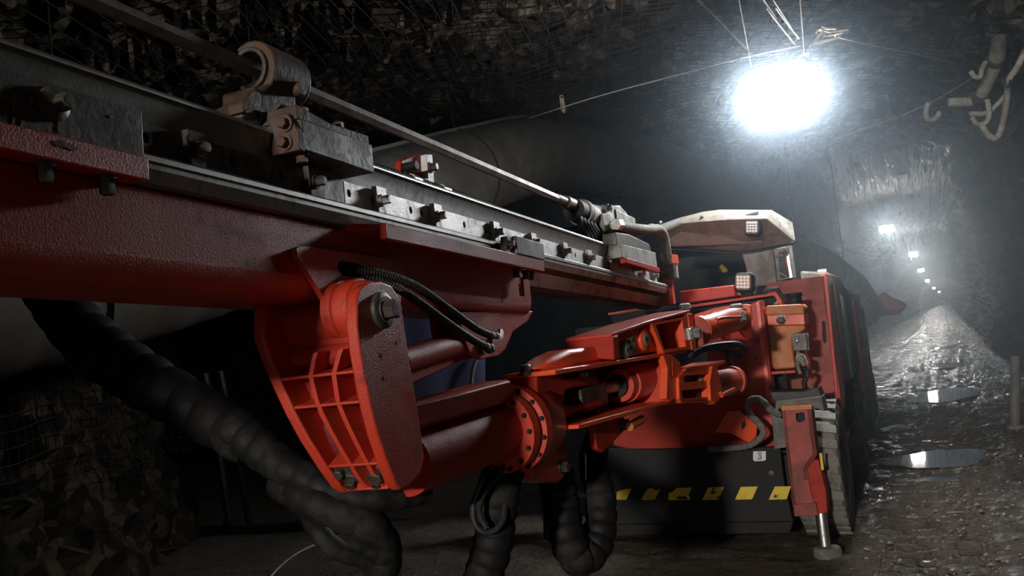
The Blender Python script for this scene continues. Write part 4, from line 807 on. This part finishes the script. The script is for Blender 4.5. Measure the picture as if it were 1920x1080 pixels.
ob('small_hose', MB().tube([MC.at(1, .4, 1506, 690), MC.at(1, .38, 1514, 700), MC.at(1, .4, 1508, 718), MC.at(1, .42, 1512, 730)], .018, 8, rib=.08, pitch=.025), 'rubber', fl_)
ob('reservoir_shelf', ms(.35, [(1446, 697), (1490, 694), (1491, 699), (1447, 702)], .2), 'red', RIG)
bn = ob('bonnet', ms(.70, [(1274, 546), (1376, 534), (1379, 540), (1380, 556), (1272, 571)], .6), 'red', RIG, bevel=.01, label='orange-red bonnet panel in front of the cab')
for px, py in ((1346, 541), (1347, 557)): ob('panel_screw', MB().bolt(MC.at(1, .70, px, py), -MC.b, .009, .01, False), 'castgrey', bn)
fb = ob('front_beam_box', ms(.55, [(1284, 573), (1455, 549), (1464, 553), (1466, 574), (1458, 580), (1286, 604)], .14, [[(1292, 577), (1450, 554), (1456, 560), (1456, 570), (1450, 574), (1294, 596)]]), 'red', RIG, smooth=0, label='red open channel beam with dark slot')
ob('slot_back', ms(.66, [(1284, 573), (1464, 549), (1468, 580), (1286, 606)], .03), 'black', fb)
ob('cable_loop', MB().tube([MC.at(1, .5, 1432, 548), MC.at(1, .5, 1440, 544), MC.at(1, .5, 1456, 542), MC.at(1, .5, 1462, 550), MC.at(1, .5, 1472, 565)], .016, 8), 'rubber', fb)
def worklight(y, cx, cy, s, label):
    L = [(cx+s*.5*a, cy+s*.5*b) for a, b in ((-.75, -1.02), (.7, -1.08), (1, -.8), (1.02, .7), (.75, 1), (-.7, 1.05), (-1, .8), (-1, -.75))]
    w_ = ob('work_light', ms(y, L, .10), 'black', RIG, bevel=.012, label=label)
    Ls = [(cx-s*.06+(x-cx)*.78, cy-s*.04+(yy-cy)*.78) for x, yy in L]
    ob('reflector', ms(y-.006, Ls, .008), 'castgrey', w_)
    for i in range(4):
        for j in range(4):
            p = MC.at(1, y-.006, cx-s*.06+s*.17*(i-1.5), cy-s*.04+s*.17*(j-1.5)); ob('led', MB().lathe(p, -MC.b, [(0, .0085*s/26), (.004, .008*s/26), (.006, .004*s/26)], 8), 'led', w_)
    ob('lens', ms(y-.018, Ls, .004), 'lens', w_) if False else None
    return w_
wl1 = worklight(1.18, 1411, 427, 30, 'square work light under the canopy edge')
ob('light_bracket', ms(1.22, [(1404, 405), (1420, 403), (1421, 414), (1406, 415)], .06), 'dksteel', wl1)
wl2 = worklight(.66, 1395, 530, 36, 'square work light on the bonnet corner')
ob('light_bracket', ms(.68, [(1388, 545), (1408, 543), (1410, 557), (1390, 559)], .06), 'black', wl2)
wl3 = ob('work_light', ms(.5, [(1163, 562), (1182, 558), (1188, 566), (1184, 578), (1168, 580)], .08), 'black', RIG, bevel=.01, label='small dark work light behind the feed')
ob('light_rail', ms(.5, [(1140, 587), (1208, 576), (1209, 580), (1141, 591)], .03), 'red', RIG)
# ---- canopy and cab
def mp(px, py, y): return MC.at(1, y, px, py)
rid = [(1232, 423, 1.30), (1275, 408, 1.28), (1318, 397, 1.26), (1350, 393, 1.25), (1447, 394, 1.25)]
mid = [(1236, 438, 1.22), (1278, 419, 1.20), (1322, 415, 1.18), (1362, 412, 1.18), (1437, 410, 1.18)]
low = [(1245, 464, 1.55), (1300, 466, 1.55), (1340, 468, 1.55), (1390, 472, 1.55), (1448, 462, 1.55)]
cn_ = ob('canopy', MB().prism([MC.p(-1.15, 1.30, 2.31), MC.p(-.85, 1.28, 2.37), MC.p(-.36, 1.30, 2.32), MC.p(-.32, 1.45, 2.2), MC.p(-.34, 1.45, 2.12), MC.p(-1.1, 1.4, 2.2)], MC.b*1.1), 'taupe', RIG, bevel=.01, label='dusty taupe protective canopy roof with faceted visor')
def facet(name, A_, m_, par, th=.012):
    c = sum(A_)/len(A_); n_ = np.cross(A_[1]-A_[0], A_[2]-A_[1]); n_ = nrm(n_); n_ = n_ if n_ @ MC.b > 0 else -n_
    return ob(name, MB().prism(A_, n_*th), m_, par, smooth=0)
for i in range(4):
    facet('visor_lip', [mp(*rid[i]), mp(*rid[i+1]), mp(*mid[i+1]), mp(*mid[i])], 'grey' if i < 1 else 'taupe', cn_)
    facet('visor_panel', [mp(*mid[i]), mp(*mid[i+1]), mp(*low[i+1]), mp(*low[i])], 'taupe', cn_)
facet('visor_panel', [mp(1437, 410, 1.18), mp(1489, 452, 1.45), mp(1448, 462, 1.55)], 'taupe', cn_)
facet('visor_corner_lit', [mp(1437, 410, 1.18), mp(1447, 394, 1.25), mp(1486, 417, 1.5), mp(1491, 451, 1.48)], 'pipe', cn_)  # paler colour paints the light falling on this facet
mb = MB().tube([mp(1243, 466, 1.5), mp(1320, 470, 1.5), mp(1390, 474, 1.5), mp(1440, 466, 1.48), mp(1489, 455, 1.42)], .012, 8); ob('edge_cable', mb, 'rubber', cn_)
ob('canopy_plate', ms(1.21, [(1398, 402), (1422, 396), (1422, 401), (1400, 405)], .02), 'grey', cn_)
mb = MB()
for px, py in ((1239, 416), (1318, 404), (1374, 409)): mb.cyl(mp(px, py, 1.2), mp(px, py, 1.24), .012, n=8)
ob('canopy_rivet', mb, 'steel', cn_, kind='stuff')
cb_ = ob('cab_pillar', ms(1.50, [(1390, 474), (1450, 466), (1458, 545), (1462, 560), (1410, 566), (1398, 500)], .30), 'grey', RIG, bevel=.01, label='dusty grey cab corner pillar')
ob('window_frame', ms(1.55, [(1449, 466), (1484, 460), (1492, 520), (1458, 526)], .06, [[(1459, 483), (1477, 478), (1484, 518), (1464, 522)]]), 'grey', cb_, smooth=0)
ob('window_post', ms(1.50, [(1474, 478), (1479, 477), (1486, 520), (1481, 521)], .05), 'steel', cb_)
ob('window_bar', ms(1.56, [(1463, 510), (1475, 517), (1475, 520), (1463, 514)], .03), 'grey', cb_)
ob('pillar_plate', ms(1.48, [(1450, 468), (1478, 464), (1480, 474), (1476, 480), (1453, 483)], .03), 'grey', cb_, bevel=.003)
ob('pillar_bolt', MB().bolt(mp(1471, 473, 1.48), -MC.b, .02, .015), 'dksteel', cb_)
ob('pillar_bolt', MB().bolt(mp(1463, 474, 1.48), -MC.b, .01, .015), 'dksteel', cb_)
ob('cab_rear_wall', MB().box(MC, (-1.5, 2.75, 1.6), (-.5, 2.85, 2.2)), 'char', RIG)  # dark panel added so nothing bright shows in the cab
ob('cab_seat', MB().prism([MC.p(-.9, 2.1, 1.5), MC.p(-.9, 2.1, 1.95), MC.p(-.9, 2.2, 2.0), MC.p(-.9, 2.3, 1.95), MC.p(-.9, 2.3, 1.5)], MC.a*.42), 'black', RIG, bevel=.03)
ob('control_console', MB().box(MC, (-1.3, 1.5, 1.5), (-.55, 1.8, 1.74)), 'char', RIG, bevel=.02)

# ------------------------------------------------------------------ loose things around
tag(ob('work_glove', MB().rings([mp(1349, 501, 1.6), mp(1354, 503, 1.58), mp(1359, 505, 1.6), mp(1364, 507, 1.6)], [MC.a]*4, [.012, .035, .03, .008], 8), 'yellow', smooth=60), 'small yellow glove lying in the dark cab opening', 'glove')
def cable(name, L, r, m_, label, cat, group=None, n=6):
    return tag(ob(name, MB().tube(L, r, n, sub=8), m_, smooth=60), label, cat, group)
top = LAMPC[0]
def rp(px, py, z): return hit(px, py, (0, 0, z), (0, 0, 1))
LS = 1.75/2.22
def PW(px, py, d): return P(px, py, d*LS)
def up(a_, b_):
    d_ = nrm(a_-b_); return a_+d_*max((4.45-a_[2])/max(d_[2], .05), .1)
cable('hanging_wire', [up(PW(1285, -25, 6.9), PW(1412, 105, 7.95)), PW(1285, -25, 6.9), PW(1340, 30, 7.3), PW(1412, 105, 7.95)], .006, 'cable', 'taut pale wire running from the roof to the left end of the nearest lamp', 'wire')
cable('hanging_wire', [up(PW(1405, -40, 7.0), PW(1490, 82, 8.2)), PW(1405, -40, 7.0), PW(1440, 18, 7.5), PW(1490, 82, 8.2)], .006, 'cable', 'lower of two close pale wires running to the right of the nearest lamp', 'wire')
cable('hanging_wire', [up(PW(1428, -35, 7.1), PW(1498, 72, 8.3)), PW(1428, -35, 7.1), PW(1455, 15, 7.6), PW(1498, 72, 8.3)], .005, 'cable', 'upper of two close pale wires running to the right of the nearest lamp', 'wire')
cable('cross_wire', [PW(990, 222, 8.6), PW(1130, 178, 8.5), PW(1300, 133, 8.4), PW(1412, 104, 8.3), PW(1500, 86, 8.35)], .004, 'cable', 'thin wire stretched across the tunnel left of the nearest lamp', 'wire')
cable('cross_wire', [PW(1565, 68, 8.4), PW(1620, 82, 9.2), P(1700, 98, 8.4), P(1790, 118, 9.6)], .005, 'cable', 'thin cable running right from the knot above the nearest lamp', 'wire')
cable('lamp_cable', [PW(1500, 106, 8.3), PW(1515, 98, 8.3), PW(1520, 86, 8.3), PW(1527, 78, 8.3), PW(1540, 62, 8.3), PW(1545, 55, 8.35)], .009, 'cable', 'pale power cable curling up from the nearest lamp', 'cable')
mb = MB()
for L in ([(1523, 82), (1540, 80), (1560, 74), (1575, 68), (1565, 72), (1545, 76), (1526, 80)], [(1530, 62), (1536, 56), (1548, 58), (1560, 60), (1590, 56)], [(1541, 50), (1552, 54), (1568, 54)], [(1545, 68), (1560, 66), (1580, 62)]):
    mb.tube([PW(px, py, 8.35+.05*(i % 2)) for i, (px, py) in enumerate(L)], .007, 6)
tag(ob('cable_knot', mb, 'cable', smooth=60), 'tangle of tied wires above the nearest lamp', 'wire')
cable('roof_cable', [PW(1280, 222, 11), PW(1480, 175, 10.5) , PW(1740, 190, 10.2), PW(1835, 138, 9.9)] if False else [P(1560, 262, 12.), P(1680, 220, 11.), P(1755, 187, 10.4), P(1830, 142, 9.9)], .006, 'pipe', 'thin wire slung from the wall hooks towards the lamp', 'wire')
# right wall pipe on hooks
pp = thing('wall_pipe', 'dusty pale pipe hung on collars high on the right wall', 'pipe', P(1870, 100, 9.6))
ob('pipe_run', MB().tube([P(1886, -60, 8.6), P(1882, 0, 9.0), P(1876, 60, 9.3), P(1868, 112, 9.6), P(1855, 148, 9.9), P(1838, 182, 10.2)], [.085, .085, .08, .075, .07, .07], 16), 'pipe', pp)
ob('side_branch', MB().tube([P(1842, 180, 10.2), P(1820, 190, 10.2), P(1778, 192, 10.25)], [.06, .055, .05], 12), 'pipe', pp)
for px, py, d_ in ((1866, 112, 9.6), (1836, 183, 10.15)):
    ax_ = P(1868, 112, 9.6)-P(1855, 148, 9.9); ob('collar', MB().lathe(P(px, py, d_), ax_, [(-.03, .075), (-.03, .095), (.03, .095), (.03, .075)], 18), 'dksteel', pp)
def hook(L, d_, label):
    return tag(ob('wall_hook', MB().tube([P(px, py, d_+.02*i) for i, (px, py) in enumerate(L)], .028, 8), 'pipe', smooth=60), label, 'hook', 'hooks hung high on the right wall')
hook([(1740, 193), (1736, 208), (1738, 222), (1748, 225), (1757, 219), (1761, 211)], 10., 'pale J-shaped hook, lowest and leftmost on the right wall')
hook([(1849, 115), (1841, 130), (1838, 143), (1828, 144), (1820, 134)], 9.6, 'pale J-shaped hook beside the upper pipe collar')
hook([(1851, 186), (1855, 210), (1852, 226), (1842, 233), (1830, 231), (1823, 220)], 10., 'pale J-shaped hook below the lower pipe collar')
hook([(1884, 180), (1868, 198), (1850, 212), (1818, 213)], 10., 'straight pale rod crossing behind the hanging cable loop')
tag(ob('hanging_cable', MB().tube([P(1925, 88, 9.4), P(1908, 125, 9.5), P(1892, 150, 9.6), P(1888, 185, 9.7), P(1882, 225, 9.8), P(1873, 252, 9.9), P(1862, 259, 9.9), P(1850, 250, 9.9), P(1842, 236, 9.9)], .034, 10), 'pipe', smooth=60), 'thick pale cable hanging in a U loop on the right wall', 'cable')
tag(ob('cable_clip', MB().tube([P(1880, 148, 9.55), P(1885, 160, 9.5), P(1893, 160, 9.5), P(1895, 152, 9.55)], .02, 6), 'dksteel', smooth=60), 'dark clip holding the hanging cable loop', 'clip')
# vent duct
dL = [(-250, 600, 4.6), (-60, 565, 5.0), (130, 535, 5.5), (300, 497, 6.0), (500, 440, 6.7), (700, 385, 7.7), (860, 330, 9.0), (1000, 292, 10.6), (1120, 295, 12.0), (1250, 330, 13.2), (1380, 395, 14.5)]
du = thing('ventilation_duct', 'large grey ventilation duct sagging along the left wall behind the feed', 'duct', P(700, 385, 7.7))
ob('duct_sleeve', MB().tube([P(*q) for q in dL], .45, 36, sub=10, rib=.004, pitch=.35), 'duct', du, smooth=60)
seam = [P(*q)+V((0, 0, .455)) for q in dL]
ob('seam_flap', MB().tube([s_+V((.10, -.12, -.02)) for s_ in seam], .022, 6), 'duct', du, smooth=60)
for q in (dL[3], dL[7], (1080, 291, 11.5), (1030, 291, 10.9)):
    pass
for i in (2, 4, 6, 8):
    c0 = P(*dL[i]); ax_ = P(*dL[i+1])-P(*dL[i-1]); q = c0+V((0, 0, .44)); ob('duct_hanger', MB().tube([q, V((q[0], q[1], ceil(q[0], q[1])+.05))], .008, 5), 'wire', du); ob('duct_hoop', MB().lathe(c0, ax_, [(-.012, .45), (-.012, .468), (.012, .468), (.012, .45)], 40), 'duct', du)
d2 = thing('ventilation_duct', 'brownish far duct length bending down beyond the rig canopy', 'duct', P(1560, 510, 18))
ob('duct_sleeve', MB().tube([P(1440, 475, 16.2), P(1500, 490, 17), P(1550, 514, 18), P(1590, 545, 19), P(1618, 580, 20)], .42, 28, sub=8), 'taupe', d2, smooth=60)
for q in ((1500, 490, 17), (1590, 545, 19)):
    q = P(*q)+V((0, 0, .40)); ob('duct_hanger', MB().tube([q, V((q[0], q[1], ceil(q[0], q[1])+.05))], .01, 5), 'wire', d2)
ob('duct_hoop', MB().lathe(P(1550, 514, 18), P(1590, 545, 19)-P(1500, 490, 17), [(-.02, .42), (-.02, .44), (.02, .44), (.02, .42)], 30), 'duct', d2)
ob('duct_hoop', MB().lathe(P(1590, 545, 19), P(1618, 580, 20)-P(1550, 514, 18), [(-.02, .42), (-.02, .44), (.02, .44), (.02, .42)], 30), 'duct', d2)
# blue sheet on the left wall behind the boom
n = 10; vs, fs = [], []
for i in range(n+1):
    for j in range(9):
        q = P(740+i*17, 520+j*38, 8.2+.012*math.sin(i*1.3)+.008*math.sin(i*3.1+j)); vs.append(q)
for i in range(n):
    for j in range(8): a = i*9+j; fs.append((a, a+9, a+10, a+1))
o = link('plastic_sheet', vs, fs, 'blue', None, smooth=60); sd = o.modifiers.new('thick', 'SOLIDIFY'); sd.thickness = .01
tag(o, 'dark blue plastic sheet hanging behind the boom', 'sheet')
tag(ob('sheet_edge', MB().tube([P(900, 655, 8.1), P(888, 690, 8.1), P(884, 720, 8.1), P(888, 745, 8.1)], .02, 6), 'mudgrey', smooth=60), 'pale cord hanging in front of the dark blue sheet', 'cord')
# tag on the wire, posts, sack, marker, wire on floor
tg_ = thing('hanging_tag', 'small pale tag hanging from the thin cross wire under the roof', 'tag', PW(1054, 196, 8.6))
c = PW(1054, 196, 8.6)
ob('tag_plate', MB().prism([PW(1049, 178, 8.6), PW(1056, 178, 8.6), PW(1061, 206, 8.6), PW(1057, 212, 8.6), PW(1051, 206, 8.6)], ROT @ V((0, 0, -.01))), 'pipe', tg_)
ob('tag_hole', MB().prism([PW(1051, 180, 8.595), PW(1055, 180, 8.595), PW(1055, 184, 8.595), PW(1051, 184, 8.595)], ROT @ V((0, 0, -.002))), 'ink', tg_)
def post(x, y, h, r, lean, label, m_):
    t = thing('prop_post', label, 'post', (x, y, 0)); ob('shaft', MB().tube([V((x, y, -.03)), V((x+lean*.5, y+.01, h*.5)), V((x+lean, y, h))], r, 10), m_, t)
    ob('foot_plate', MB().cyl((x, y, -.02), (x, y, .02), r*1.8, n=12), m_, t); return t
def fl(px, py): return hit(px, py, (0, 0, 0), (0, 0, 1))
q = fl(430, 980); post(q[0], q[1], 1.6, .04, -.16, 'left of two dark thin posts standing on the lit floor at left', 'dksteel')
q = fl(470, 992); post(q[0], q[1], 1.6, .035, -.22, 'right of two dark thin posts standing on the lit floor at left', 'dksteel')
q = fl(1904, 800); post(q[0], q[1], .8, .05, .10, 'leaning brown post beside the track at the right wall', 'mudtyre')
b0 = P(1664, 572, 22.); sk = thing('plastic_sack', 'crumpled orange plastic sack hung from the roof beyond the rig rear', 'sack', b0)
r = random.Random(4); mb = MB().rings([b0+V((.05*math.sin(9*z), 0, z-.25)) for z in (0, .04, .14, .25, .36, .46, .55)], [(0, 0, 1)]*7, [.10, .30, .38, .36, .26, .12, .03], 14)
ob('sack_body', MB().add([tuple(V(v)+np.array([r.uniform(-.05, .05), r.uniform(-.05, .05), r.uniform(-.03, .03)])) for v in mb.v], mb.f), 'orangebag', sk, smooth=30)
q = b0+V((0, 0, .28)); ob('cord', MB().tube([q, V((q[0], q[1], ceil(q[0], q[1])+.05))], .006, 5), 'cable', sk)
ob('ledge', MB().box(MC, (-.1, 0, 0), (.1, .1, .1)), 'rock') if False else None
q = fl(1858, 646); tag(ob('track_marker', MB().lathe((q[0], q[1], -.01), (0, 0, 1), [(0, .22), (.03, .22), (.035, .15), (.42, .04), (.44, .0)], 16), 'orangebag'), 'small red cone standing at the right edge far down the track', 'cone')
cable('thin_cable', [P(495, 1100, 2.9), P(520, 1068, 2.9), P(560, 1036, 2.95), P(620, 1008, 3.0), P(660, 985, 3.0)], .003, 'mudgrey', 'thin pale cable arching over the dark floor at bottom left', 'cable')

# ------------------------------------------------------------------ mist: dense box added to imitate lens glow, thin one beyond
hz = bpy.data.materials.new('glow_mist'); hz.use_nodes = True; nt = hz.node_tree
for n_ in list(nt.nodes):
    if n_.type == 'BSDF_PRINCIPLED': nt.nodes.remove(n_)
vs_ = nt.nodes.new('ShaderNodeVolumeScatter'); vs_.inputs['Density'].default_value = HAZE; vs_.inputs['Anisotropy'].default_value = .85; vs_.inputs['Color'].default_value = (.74, .88, 1, 1)
nt.links.new(vs_.outputs[0], [n_ for n_ in nt.nodes if n_.type == 'OUTPUT_MATERIAL'][0].inputs['Volume'])
M['haze'] = hz
mb = MB().box(Frame((0, 0, 0), (1, 0, 0), (0, 1, 0), (0, 0, 1)), (-16, 5.6, -.4), (3.2, 14.5, 6.9))
o = ob('haze', mb, 'haze', kind='stuff', smooth=0); o['label'] = 'mist added beyond the rig front for the lamp glow'; o['category'] = 'haze'
hz2 = hz.copy(); hz2.name = 'thin_dusty_air'; M['haze2'] = hz2
[n_ for n_ in hz2.node_tree.nodes if n_.type == 'VOLUME_SCATTER'][0].inputs['Density'].default_value = FAR_HAZE
o = ob('haze', MB().box(Frame((0, 0, 0), (1, 0, 0), (0, 1, 0), (0, 0, 1)), (-5, 14.5, -.4), (3.2, 389, 6.9)), 'haze2', kind='stuff', smooth=0); o['label'] = 'thin mist down the far tunnel'; o['category'] = 'haze'
